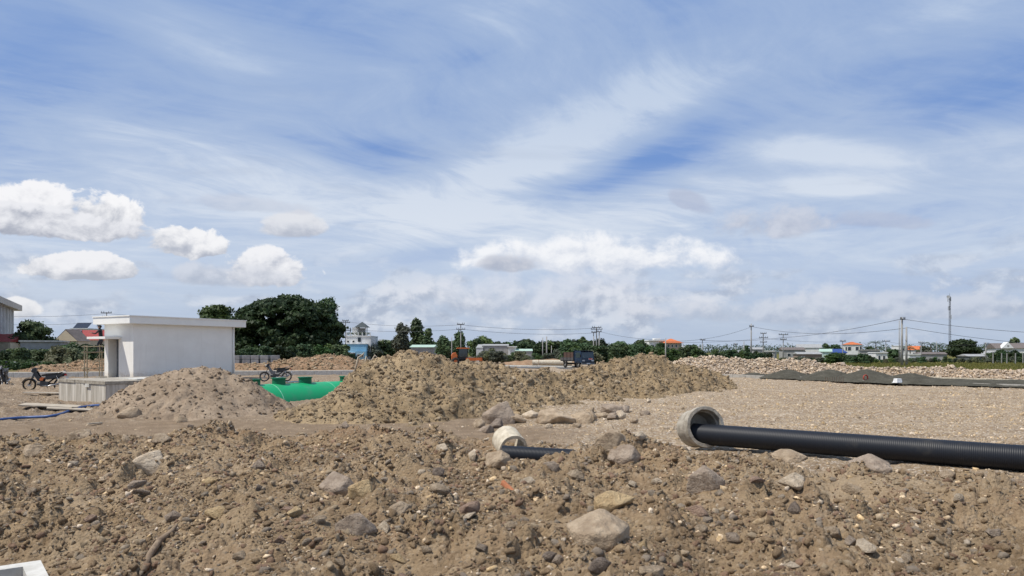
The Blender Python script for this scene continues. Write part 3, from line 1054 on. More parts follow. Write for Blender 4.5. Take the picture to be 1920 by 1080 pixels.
def rock_obj(col, shape, big):
    k = (col, shape, big)
    if k not in _rm:
        v, f = rock_shape(5 if big else 3, 900 + shape * 13, planes=15 if big else 10, flat=0.8, rough=0.006)
        o = mesh_np('rock', v, f, ROCKC[col])
        COL.objects.unlink(o)
        _rm[k] = o.data
        bpy.data.objects.remove(o)
    o = bpy.data.objects.new('rock', _rm[k])
    COL.objects.link(o)
    return o


HAND = [  # photo x, y of the middle, width, flatness, colour, label
    (1129, 1003, 116, 0.80, 'tan', 'broad flat tan slab, biggest rock in the churned foreground'),
    (1153, 941, 62, 0.9, 'ochre', 'ochre block resting against the broad tan slab'),
    (1127, 1062, 44, 0.8, 'dark', 'dark rounded rock just below the broad tan slab'),
    (1325, 906, 66, 1.0, 'grey', 'upright grey boulder in the churned soil below the concrete collar'),
    (1306, 962, 38, 0.8, 'red', 'reddish angular rock below the upright grey boulder'),
    (1168, 856, 62, 0.8, 'grey', 'grey brown boulder on the low mound beside the buried black pipe'),
    (1495, 906, 50, 0.9, 'pale', 'cream coloured block alone in the soil below the long black pipe'),
    (1600, 917, 44, 0.7, 'tan', 'tan wedge of rock right of the cream coloured block'),
    (1489, 860, 58, 0.45, 'tan', 'flat tan slab lying close under the long black pipe'),
    (1647, 877, 80, 0.6, 'grey', 'broken grey rock wedged under the long black pipe'),
    (1785, 890, 38, 0.7, 'tan', None),
    (662, 993, 66, 0.85, 'grey', 'large grey wedge of rock casting a dark shadow in the churned soil'),
    (721, 990, 36, 0.7, 'pale', 'whitish rock right beside the large grey wedge of rock'),
    (673, 922, 50, 0.8, 'ochre', 'yellowish grey slab next to a purple grey boulder'),
    (628, 914, 70, 0.7, 'grey', 'purple grey boulder half sunk in the churned soil'),
    (744, 957, 48, 0.6, 'tan', None), (875, 956, 44, 0.8, 'red', 'brown rock with a cream flake lying against it'),
    (882, 970, 36, 0.4, 'pale', 'flat cream flake of stone lying against a brown rock'),
    (824, 918, 32, 0.7, 'tan', None), (548, 962, 40, 0.7, 'ochre', 'ochre stone half buried left of the large grey wedge of rock'),
    (596, 977, 24, 0.9, 'tan', None), (828, 841, 26, 0.8, 'pale', None), (886, 856, 28, 0.9, 'pale', None),
    (930, 866, 50, 0.75, 'tan', 'tan boulder in front of the fallen concrete ring'), (822, 886, 26, 0.8, 'dark', None), (790, 886, 18, 0.8, 'pale', None),
    (636, 1060, 24, 0.8, 'tan', None), (800, 1032, 22, 0.8, 'tan', None), (1237, 905, 24, 0.8, 'pale', None),
    (1034, 876, 26, 0.9, 'grey', None), (1081, 892, 32, 0.7, 'tan', None), (1025, 1047, 36, 0.8, 'dark', None), (1051, 1052, 30, 0.8, 'grey', None),
    (1317, 997, 28, 0.8, 'tan', None), (1218, 1075, 54, 0.6, 'tan', None), (1184, 909, 20, 0.8, 'pale', None),
    (1563, 998, 34, 0.8, 'tan', None), (1595, 1017, 36, 0.7, 'grey', None), (1628, 1028, 44, 0.7, 'pale', None), (1495, 956, 30, 1.0, 'dark', None),
    (267, 877, 70, 0.7, 'pale', 'pale boulder sunk in the slope below the wheel track'), (194, 898, 38, 0.6, 'tan', None), (61, 848, 50, 0.7, 'tan', None),
    (253, 908, 40, 0.6, 'grey', None), (261, 925, 28, 0.5, 'grey', None), (394, 903, 28, 0.7, 'ochre', None), (326, 970, 34, 0.8, 'grey', None),
    (403, 964, 36, 0.8, 'ochre', None), (482, 873, 32, 0.7, 'grey', None), (142, 820, 46, 0.6, 'tan', None), (297, 823, 34, 0.7, 'tan', None),
    (55, 923, 20, 0.8, 'tan', None), (130, 870, 20, 0.8, 'pale', None), (1420, 905, 30, 0.7, 'red', None), (1380, 1010, 30, 0.8, 'grey', None),
    (1716, 960, 26, 0.8, 'tan', None), (1800, 935, 22, 0.8, 'pale', None), (1480, 1062, 40, 0.4, 'pale', None), (1700, 1050, 34, 0.7, 'tan', None), (1870, 1000, 30, 0.7, 'grey', None),
    (520, 1015, 26, 0.8, 'red', None), (450, 1045, 28, 0.8, 'tan', None), (900, 1030, 24, 0.8, 'grey', None), (960, 985, 22, 0.8, 'tan', None), (745, 1050, 28, 0.7, 'ochre', None),
    (238, 776, 34, 0.8, 'tan', 'tan rock at the foot of the pale sandy heap'), (337, 788, 22, 0.9, 'tan', None),
]
BOULD = [  # the row of boulders at the foot of the big heap
    (935, 784, 64, 0.9, 'grey', 'big rounded grey boulder in the row below the clay heap'), (931, 796, 30, 1.0, 'dark', 'small dark grey block leaning on the big rounded boulder'),
    (900, 797, 26, 0.9, 'tan', None), (911, 806, 34, 0.8, 'grey', None), (967, 788, 36, 0.7, 'tan', None), (998, 779, 32, 0.7, 'pale', 'cream block in the row of boulders below the clay heap'),
    (1045, 783, 62, 0.85, 'tan', 'big tan boulder in the middle of the boulder row'), (1093, 787, 40, 0.9, 'tan', None), (1110, 782, 34, 0.9, 'tan', None), (1150, 770, 46, 0.5, 'grey', 'flat grey slab at the end of the boulder row'),
    (1172, 768, 30, 0.7, 'grey', None), (1165, 780, 24, 0.9, 'pale', None), (1107, 770, 22, 0.9, 'tan', None), (1148, 783, 24, 0.8, 'grey', None), (1130, 780, 22, 0.8, 'tan', None),
    (1196, 817, 28, 0.8, 'pale', None), (1150, 829, 56, 0.8, 'tan', 'tan boulder on the low mound left of the concrete collar'), (912, 825, 18, 0.6, 'pale', None), (1216, 752, 14, 0.9, 'pale', None),
    (1238, 754, 14, 0.8, 'pale', None), (1190, 790, 18, 0.8, 'tan', None), (1080, 798, 18, 0.8, 'tan', None), (1030, 800, 16, 0.8, 'pale', None), (1210, 775, 16, 0.8, 'grey', None),
]


def place_rocks():
    r = random.Random(5)
    n = 0
    for lst, gl, gg in ((HAND, 'fist to head sized %s stone lying in the churned foreground soil', 'middling stones in the churned soil'),
                        (BOULD, 'lesser %s boulder in the row below the clay heap', 'boulders below the clay heap')):
        for (px, py, w, fl, col, lab) in lst:
            p = cast(px, py + w * fl * 0.22)
            R = w / F * p.y / 2 * 1.28
            o = rock_obj(col, n % 9, w > 45)
            n += 1
            o.location = (p.x, p.y + R * 0.45, p.z + R * fl * 0.22)
            o.scale = (R * 1.05, R * r.uniform(0.85, 1.1), R * fl * 1.15)
            o.rotation_euler = (r.uniform(-0.3, 0.3), r.uniform(-0.25, 0.25), r.uniform(0, 6.28) if w < 45 else r.uniform(-0.5, 0.5))
            cw = {'tan': 'tan', 'grey': 'grey', 'dark': 'dark', 'red': 'reddish', 'pale': 'pale', 'ochre': 'ochre'}[col]
            tag(o, lab or gl % cw, 'rock', None if lab else cw + ' ' + gg)
    # stones that lie anywhere in the churned soil and on the gravel
    q = np.random.default_rng(77)
    x, y = fan_points(1400, 4.6, 14.0, q, 1.3, 0.70, 0.3)
    _, R_, _, _, _ = ground_parts(x, y)
    k = np.nonzero(R_ > 0.7)[0][:225]
    x, y = x[k], y[k]
    z = surface(x, y)
    cols = ['tan', 'grey', 'tan', 'red', 'grey', 'dark', 'pale', 'ochre', 'tan', 'red']
    for i in range(len(x)):
        s = (0.026 + 0.013 * min(q.pareto(1.8), 5)) * (0.65 + y[i] / 18)
        cc = cols[int(q.integers(0, 10))]
        o = rock_obj(cc, int(q.integers(0, 9)), False)
        o.location = (x[i], y[i], z[i] + s * 0.3)
        o.scale = (s, s * q.uniform(0.7, 1.0), s * q.uniform(0.6, 1.0))
        o.rotation_euler = (q.normal(0, 0.4), q.normal(0, 0.4), q.uniform(0, 6.28))
        cc = {'red': 'reddish'}.get(cc, cc)
        tag(o, 'small angular %s stone strewn in the churned foreground soil' % cc, 'stone', 'small %s stones in the churned soil' % cc)
        o.name = 'stone'
    # the largest pieces of the rubble bank are parts of it
    n2 = 0
    xs, ys = q.uniform(10, 37, 3000), q.uniform(40, 59, 3000)
    h, g = heap_rub(xs, ys), ground(xs, ys)
    front = np.nonzero((h > g + 0.12))[0]
    for i in front[:280]:
        s = 0.11 + 0.055 * min(q.pareto(2.0), 3.0)
        o = rock_obj('pale' if q.random() < 0.7 else 'tan', int(q.integers(0, 9)), False)
        o.name = 'boulder'
        o.parent = OB_RUB
        o.location = (xs[i], ys[i], h[i] + s * 0.25)
        o.scale = (s, s * q.uniform(0.7, 1.0), s * q.uniform(0.6, 0.95))
        o.rotation_euler = (q.normal(0, 0.4), q.normal(0, 0.4), q.uniform(0, 6.28))
        n2 += 1
    for (px, py, w, lab) in ((1787, 690, 13, 'pale boulder standing proud on top of the rubble bank'), (1677, 692, 10, 'pale boulder on the rubble bank beside the paired poles'),
                             (1762, 710, 14, 'large pale boulder at the foot of the rubble bank')):
        p = cast(px, py + 2, 30, 60)
        R = w / F * p.y / 2 * 1.15
        o = rock_obj('pale', int(q.integers(0, 9)), True)
        o.location = (p.x, p.y + R * 0.3, p.z + R * 0.45)
        o.scale = (R, R * 0.9, R * 1.1)
        tag(o, lab, 'boulder')


place_rocks()

# ------------------------------------------------------------------ concrete and pipes in the foreground
M_CONC = pm('weathered_concrete', (0.40, 0.36, 0.295), (0.25, 0.218, 0.172), scale=5, rough=0.9, bump=0.012, bscale=30, spec=0.2)
M_CONCL = pm('pale_concrete', (0.60, 0.58, 0.53), (0.47, 0.45, 0.40), scale=6, rough=0.9, bump=0.010, bscale=40, spec=0.2)
M_CONCB = pm('buff_concrete', (0.60, 0.535, 0.42), (0.44, 0.38, 0.285), scale=7, rough=0.92, bump=0.02, bscale=25, spec=0.15)
M_HDPE = pm('black_plastic', (0.011, 0.013, 0.018), (0.030, 0.029, 0.028), scale=2.2, rough=0.5, spec=0.28, lo=0.28, hi=0.46)


def jitter(o, amp, sc=14.0, seed=0):
    me = o.data
    n = len(me.vertices)
    v = np.empty(n * 3, dtype=np.float32)
    me.vertices.foreach_get('co', v)
    v = v.reshape(-1, 3)
    d = np.stack([fbm(v[:, 0] * sc + i * 7, v[:, 2] * sc + v[:, 1] * sc * 0.7, 3, seed + i) for i in range(3)], 1)
    me.vertices.foreach_set('co', (v + amp * d).astype(np.float32).ravel())
    me.update()


def foreground():
    # concrete socket collar with the long black pipe in it
    c = at(1318, 801, 13.35)
    ax = Vector((0.24, -0.95, 0.17)).normalized()
    prof = [(0.30, -0.34), (0.345, -0.34), (0.35, -0.08), (0.372, -0.02), (0.375, 0.10), (0.368, 0.115), (0.312, 0.118), (0.305, 0.105), (0.30, 0.02), (0.275, 0.0), (0.272, -0.30), (0.28, -0.335)]
    m = MB().lathe(prof, (0, 0, 0), ax, 64)
    o = m.build('concrete_collar', M_CONC, smooth=False, loc=c)
    jitter(o, 0.006, 9, 3)
    MB().lathe([(0.001, -0.345), (0.33, -0.345), (0.33, -0.29), (0.001, -0.29)], (0, 0, 0), ax, 40).build('closed_end', M_CONC, o)
    tag(o, 'grey concrete pipe socket tilted round the end of the long black pipe', 'pipe collar')
    # long corrugated pipe
    a, b = at(1300, 812, 13.45), at(2130, 882, 9.9)
    g0, g1 = float(surface([a.x], [a.y])[0]), float(surface([b.x], [b.y])[0])
    a.z = at(1300, 813, 13.45).z
    b.z = 0.20
    b = a + (b - a) * 1.7
    b.z = 0.18
    root = empty('corrugated_pipe', a, 0, 'long black corrugated plastic pipe resting in the grey concrete collar', 'pipe')
    d = b - a
    L_ = d.length
    d.normalize()
    pts, rr = [], []
    t, k = 0.0, 0
    while t < L_:
        pts += [d * t, d * (t + 0.006), d * (t + 0.016), d * (t + 0.021)]
        rr += [0.1880, 0.190, 0.190, 0.1880]
        t += 0.027
    m = MB()
    m.tube(pts, rr, 28, False)
    m.build('corrugated_wall', M_HDPE, root, smooth=True)
    m = MB().tube([d * -0.004, d * 1.2, d * L_], 0.165, 24, False)
    m.build('inner_wall', M_HDPE, root, smooth=True)
    m = MB().lathe([(0.165, 0), (0.182, 0), (0.182, 0.012), (0.165, 0.012)], (0, 0, 0), d, 28)
    m.build('end_rim', M_HDPE, root)
    # fallen ring
    c = at(958, 836, 12.75)
    ax = Vector((0.30, -0.90, -0.30)).normalized()
    prof = [(0.20, -0.30), (0.252, -0.30), (0.256, 0.0), (0.252, 0.15), (0.20, 0.15), (0.197, 0.0)]
    o = MB().lathe(prof, (0, 0, 0), ax, 56).build('concrete_ring', M_CONCB, loc=c)
    jitter(o, 0.006, 12, 9)
    tag(o, 'short buff concrete ring lying tilted behind the buried black pipe', 'pipe ring')
    # buried black pipe
    a, b = at(942, 853, 12.0), at(1075, 858, 11.75)
    a.z, b.z = 0.09, 0.06
    root = empty('buried_pipe', a, 0, 'short black pipe half buried in soil before the concrete ring', 'pipe')
    d = (b - a)
    L_ = d.length
    d.normalize()
    pts, rr, t = [], [], 0.0
    while t < L_:
        pts += [d * t, d * (t + 0.005), d * (t + 0.013), d * (t + 0.017)]
        rr += [0.1425, 0.146, 0.146, 0.1425]
        t += 0.022
    MB().tube(pts, rr, 24, False).build('corrugated_wall', M_HDPE, root, smooth=True)
    MB().tube([d * 0.0, d * L_], 0.125, 20, False).build('inner_wall', M_HDPE, root, smooth=True)
    # square manhole in the cut, lower left
    far = at(76, 1050, 7.15)
    zt = far.z
    S, W, H = 1.25, 0.155, 0.75
    root = empty('manhole_box', (far.x, far.y, zt - H), math.radians(38), 'square pale concrete manhole box in the cut', 'manhole')
    m = MB()
    # local frame: far corner at the origin, the box runs along -x and -y
    m.prism([(0, 0), (-S, 0), (-S, -W), (-W, -W), (-W, -S), (0, -S)], 0, H)
    m.prism([(-S, -W), (-S, -S), (-W, -S), (-W, -S + W), (-S + W, -S + W), (-S + W, -W)], 0, H)
    o = m.build('wall', M_CONCL, root)
    MB().box(-S + 0.02, -0.02, -S + 0.02, -0.02, -0.05, 0.05).build('floor_slab', M_CONC, root)
    # terracotta shard, chip, root
    p = cast(953, 921)
    m = MB()
    n = 9
    for i in range(n + 1):
        pass
    pr = []
    vs, fs = [], []
    for i in range(8):
        t = i / 7
        for j in range(7):
            q = math.radians(-80 + 160 * j / 6)
            rad = 0.035 * (1 - 0.35 * t)
            vs.append((0.15 * t - 0.075 + 0.008 * math.sin(j * 2.1) * (i in (0, 7)), rad * math.sin(q), rad * math.cos(q)))
    for (dz) in (0.0,):
        fs = [(i * 7 + j, i * 7 + j + 1, (i + 1) * 7 + j + 1, (i + 1) * 7 + j) for i in range(7) for j in range(6)]
    b0 = len(vs)
    vs2 = vs + [(x, y * 0.78, z * 0.78 - 0.002) for x, y, z in vs]
    fs2 = fs + [tuple(b0 + q for q in reversed(f)) for f in fs]
    rim = [i for i in range(7)] + [i * 7 + 6 for i in range(1, 8)] + [49 + 6 - i for i in range(1, 7)] + [i * 7 for i in range(6, 0, -1)]
    fs2 += [(rim[i], rim[(i + 1) % len(rim)], rim[(i + 1) % len(rim)] + b0, rim[i] + b0) for i in range(len(rim))]
    o = MB().add(vs2, fs2).build('terracotta_shard', pm('terracotta', (0.55, 0.22, 0.105), (0.40, 0.15, 0.07), scale=20, rough=0.8), smooth=False, loc=(p.x, p.y, p.z + 0.035))
    o.rotation_euler = (0.3, 0.55, -0.5)
    o.scale = (1.35, 1.35, 1.35)
    tag(o, 'curved orange terracotta shard in the churned soil', 'shard')
    P = [cast(268, 1079), cast(283, 1045), cast(300, 1020), cast(322, 1003), cast(332, 990)]
    P = [q + Vector((0, 0, 0.035)) for q in P]
    o = MB().tube(P, [0.030, 0.034, 0.036, 0.026, 0.012], 9).build('tree_root', pm('root_bark', (0.27, 0.20, 0.135), (0.17, 0.12, 0.08), scale=8, rough=0.9, bump=0.01, bscale=40, stretch=(1, 1, 3)), smooth=True)
    jitter(o, 0.008, 6, 4)
    tag(o, 'bent bare root sticking out of the soil slope above the manhole', 'root')
    # blue hose
    pts = []
    for px, py in ((-60, 794), (0, 789), (40, 785), (80, 784), (108, 781), (128, 773), (150, 766), (175, 762), (200, 762)):
        q = cast(px, py, 15, 40)
        pts.append((q.x, q.y, q.z + 0.03))
    P2 = []
    for i in range(len(pts) - 1):
        for k in range(4):
            t = k / 4
            a, b = Vector(pts[i]), Vector(pts[i + 1])
            P2.append(a.lerp(b, t))
    P2 = [sum((P2[max(0, min(len(P2) - 1, i + j))] for j in (-2, -1, 0, 1, 2)), Vector()) / 5 for i in range(len(P2))]
    o = MB().tube(P2, 0.036, 8).build('water_hose', pm('blue_plastic', (0.045, 0.095, 0.25), (0.035, 0.07, 0.19), rough=0.45, spec=0.4), smooth=True)
    tag(o, 'blue water hose lying across the ground towards the concrete chamber', 'hose')


foreground()


# ------------------------------------------------------------------ green tank, chamber, hut
def tank():
    a, b = TANK_A.copy(), TANK_B.copy()
    R = 1.05
    a.z = b.z = 0.50 - R
    root = empty('septic_tank', a, math.atan2(b.y - a.y, b.x - a.x), 'big green plastic tank lying in a pit between two soil heaps', 'tank')
    L_ = (b.xy - a.xy).length
    mg = pm('green_plastic', (0.004, 0.325, 0.118), (0.030, 0.300, 0.130), scale=2.5, lo=0.3, hi=0.55, rough=0.42, spec=0.45)
    md = pm('dark_green_plastic', (0.006, 0.155, 0.075), (0.005, 0.12, 0.06), scale=3, rough=0.5)
    mw = pm('pale_green_seam', (0.30, 0.58, 0.42), (0.16, 0.48, 0.32), scale=8, rough=0.6)
    m = MB()
    pts = [(0, 0, 0)]
    rr = [0.25]
    prof = [(-0.26, 0.3), (-0.2, 0.62), (-0.1, 0.88), (0, R)] + [(L_ * i / 30, R) for i in range(1, 30)] + [(L_, R), (L_ + 0.1, 0.88), (L_ + 0.2, 0.62), (L_ + 0.26, 0.3)]
    m.tube([(p, 0, 0) for p, _ in prof], [q for _, q in prof], 48)
    m.build('shell', mg, root, smooth=True)
    for f in (0.155, 0.66):
        MB().lathe([(R - 0.01, -0.012), (R + 0.006, -0.012), (R + 0.006, 0.012), (R - 0.01, 0.012)], (L_ * f, 0, 0), (1, 0, 0), 64).build('seam', mw, root)
    for f, r, h in ((0.035, 0.20, 0.20), (0.235, 0.26, 0.22), (0.47, 0.26, 0.22), (0.865, 0.24, 0.20)):
        n = MB().tube([(L_ * f, 0, R - 0.12), (L_ * f, 0, R + h - 0.03)], r, 28)
        nk = n.build('riser', md, root, smooth=False)
        MB().tube([(L_ * f, 0, R + h - 0.03), (L_ * f, 0, R + h + 0.012)], r + 0.035, 28).build('flange', md, nk)
    # hose coil and rope left on the tank
    o = MB().tube([(L_ * 0.335 + 0.22 * math.cos(t) + 0.02 * t, 0.12 * math.sin(t), R + 0.045 + 0.006 * math.sin(3 * t)) for t in np.linspace(0, 12, 50)], 0.022, 6).build('rope_coil', pm('blue_grey_rope', (0.16, 0.28, 0.38), (0.08, 0.14, 0.2), scale=20))
    o.matrix_world = Matrix.Translation(a) @ Matrix.Rotation(root.rotation_euler.z, 4, 'Z')
    tag(o, 'blue grey coil of rope on top of the green tank', 'rope')


tank()


def chamber():
    near = at(198, 762, 23.8)
    far = at(110, 752, 26.3)
    d = Vector((far.x - near.x, far.y - near.y, 0))
    Lf = d.length
    ang = math.atan2(d.y, d.x)
    g = float(surface([near.x - 0.4], [near.y - 0.4])[0])
    root = empty('concrete_chamber', (near.x, near.y, -0.05), ang, 'streaked grey concrete chamber rising from the ground beside the sandy heap', 'chamber')
    mc = pm('streaked_concrete', (0.60, 0.555, 0.48), (0.33, 0.295, 0.24), scale=2.2, rough=0.92, bump=0.02, bscale=8, stretch=(3.2, 3.2, 0.22), lo=0.34, hi=0.66)
    H = 0.85
    # local: x along the front towards the far left end, -y away from the viewer's side
    W = 3.4
    MB().box(0, Lf, -W, 0, 0, H - 0.10).build('wall', mc, root, bevel=0.02)
    MB().prism([(-0.02, 0.03), (Lf * 0.45, 0.03), (Lf * 0.45, 0.012), (Lf * 0.62, 0.012), (Lf * 0.62, 0.03), (Lf + 0.02, 0.03), (Lf + 0.02, -W), (-0.02, -W)], H - 0.10, H).build('top_slab', M_CONC, root)
    MB().box(Lf * 0.30, Lf * 0.38, 0.0, 0.05, H - 0.22, H - 0.105).build('patch', M_CONCL, root)
    MB().box(0.5, 1.9, -2.4, -1.2, H, H + 0.04).build('cover_plate', M_CONCL, root)


chamber()

M_WHITE_ = pm('white_render', (0.85, 0.82, 0.745), (0.80, 0.77, 0.70), scale=1.2, rough=0.85, spec=0.2)
M_WHITE2 = pm('white_trim', (0.86, 0.835, 0.77), (0.82, 0.795, 0.735), scale=2, rough=0.7, spec=0.3)


def hut_render():
    m = bpy.data.materials.new('stained_white_render')
    nt, b = nodes_of(m)
    E.tree = nt
    tc = nt.nodes.new('ShaderNodeTexCoord')
    sp = nt.nodes.new('ShaderNodeSeparateXYZ')
    nt.links.new(tc.outputs['Object'], sp.inputs[0])
    z_ = E(sp.outputs[2])
    mp = nt.nodes.new('ShaderNodeMapping')
    mp.inputs['Scale'].default_value = (2.6, 2.6, 0.22)
    nt.links.new(tc.outputs['Object'], mp.inputs[0])
    strk = enoise(mp.outputs[0], 1.6, 5, 0.6)
    blot = enoise(tc.outputs['Object'], 0.9, 5, 0.6)
    c = emix(sstep(blot, 0.35, 0.65), (0.83, 0.80, 0.735), (0.88, 0.855, 0.79))
    c = emix(sstep(strk, 0.56, 0.72) * 0.2, c, (0.62, 0.59, 0.52))
    spl = sstep(z_ * 1.0 + (enoise(tc.outputs['Object'], 5.0, 5, 0.65) - 0.5) * 0.9, 0.50, 0.0)
    c = emix(spl * 0.6, c, (0.50, 0.41, 0.30))
    nt.links.new(c, b.inputs['Base Color'])
    b.inputs['Roughness'].default_value = 0.88
    b.inputs['Specular IOR Level'].default_value = 0.2
    return m


M_WHITE = hut_render()
HUT = Vector((-21.5, 42.0, 0.20))
HUT_A = math.atan2(6.0, 3.5)


def hut():
    root = empty('white_hut', HUT, HUT_A, 'white flat-roofed utility hut behind the sandy heap', 'hut')
    Lx, Ly, H = 6.95, 2.8, 3.16
    zr = 2.42
    m = MB()
    m.prism([(0, 0), (Lx, 0), (Lx, Ly), (0, Ly), (0, 2.42), (0.55, 2.42), (0.55, 1.40), (0, 1.40)], -0.3, zr, True, False)
    m.prism([(0, 0), (Lx, 0), (Lx, Ly), (0, Ly)], zr, H + 0.05)
    m.build('wall', M_WHITE, root, bevel=0.0)
    rf = MB().box(-0.44, Lx + 0.62, -0.34, Ly + 0.40, H, H + 0.40).build('roof_slab', M_WHITE2, root)
    MB().box(-0.48, Lx + 0.66, -0.38, Ly + 0.44, H + 0.40, H + 0.46).build('coping', M_WHITE2, rf)
    MB().box(-0.95, 0.03, 1.15, 2.95, 2.30, 2.43).build('canopy', M_WHITE2, root)
    md = pm('grey_door_paint', (0.17, 0.18, 0.19), (0.14, 0.145, 0.155), rough=0.5)
    dr = MB().box(0.50, 0.545, 1.43, 2.39, 0.04, 2.28).build('door', md, root)
    MB().box(0.48, 0.499, 1.62, 1.86, 1.42, 1.66).build('door_plate', pm('dark_plate', (0.03, 0.03, 0.035), rough=0.4), dr)
    MB().tube([(0.47, 2.28, 1.0), (0.47, 2.28, 1.14)], 0.015, 8).build('handle', pm('steel_handle', (0.5, 0.5, 0.5), metal=1.0, rough=0.3), dr)
    MB().box(-0.25, 0.54, 1.2, 2.5, -0.25, 0.03).build('doorstep', M_CONCL, root)
    MB().box(-0.45, 0.0, 2.52, 2.92, -0.25, 0.12).build('plinth_block', M_CONC, root)
    MB().box(-0.12, Lx + 0.12, -0.12, Ly + 0.12, -0.3, -0.02).build('plinth', M_CONCL, root)
    MB().tube([(Lx - 0.14, -0.05, 0.0), (Lx - 0.14, -0.05, H - 0.02)], 0.035, 8).build('downpipe', M_WHITE2, root, smooth=True)


hut()


def kerb_blocks(name, p0, p1, w, h, step, mat, label, z0=0.0, gap=0.012, group=None):
    d = p1 - p0
    L_ = d.length
    root = empty(name, (p0.x, p0.y, z0), math.atan2(d.y, d.x), label, 'kerb', group)
    n = int(L_ / step)
    base = None
    for i in range(n):
        if base is None:
            base = MB().box(0, step - gap, -w / 2, w / 2, -0.15, h).build('kerb_block', mat, root, bevel=0.012)
            o = base
        else:
            o = bpy.data.objects.new('kerb_block', base.data)
            COL.objects.link(o)
            o.parent = root
        o.location = (i * step, 0, random.uniform(-0.012, 0.012))
    return root


kerb_blocks('kerb', KL0, KL1, 0.45, 0.34, 2.0, M_CONCL, 'long pale concrete kerb behind the hut and the parked motorbikes')


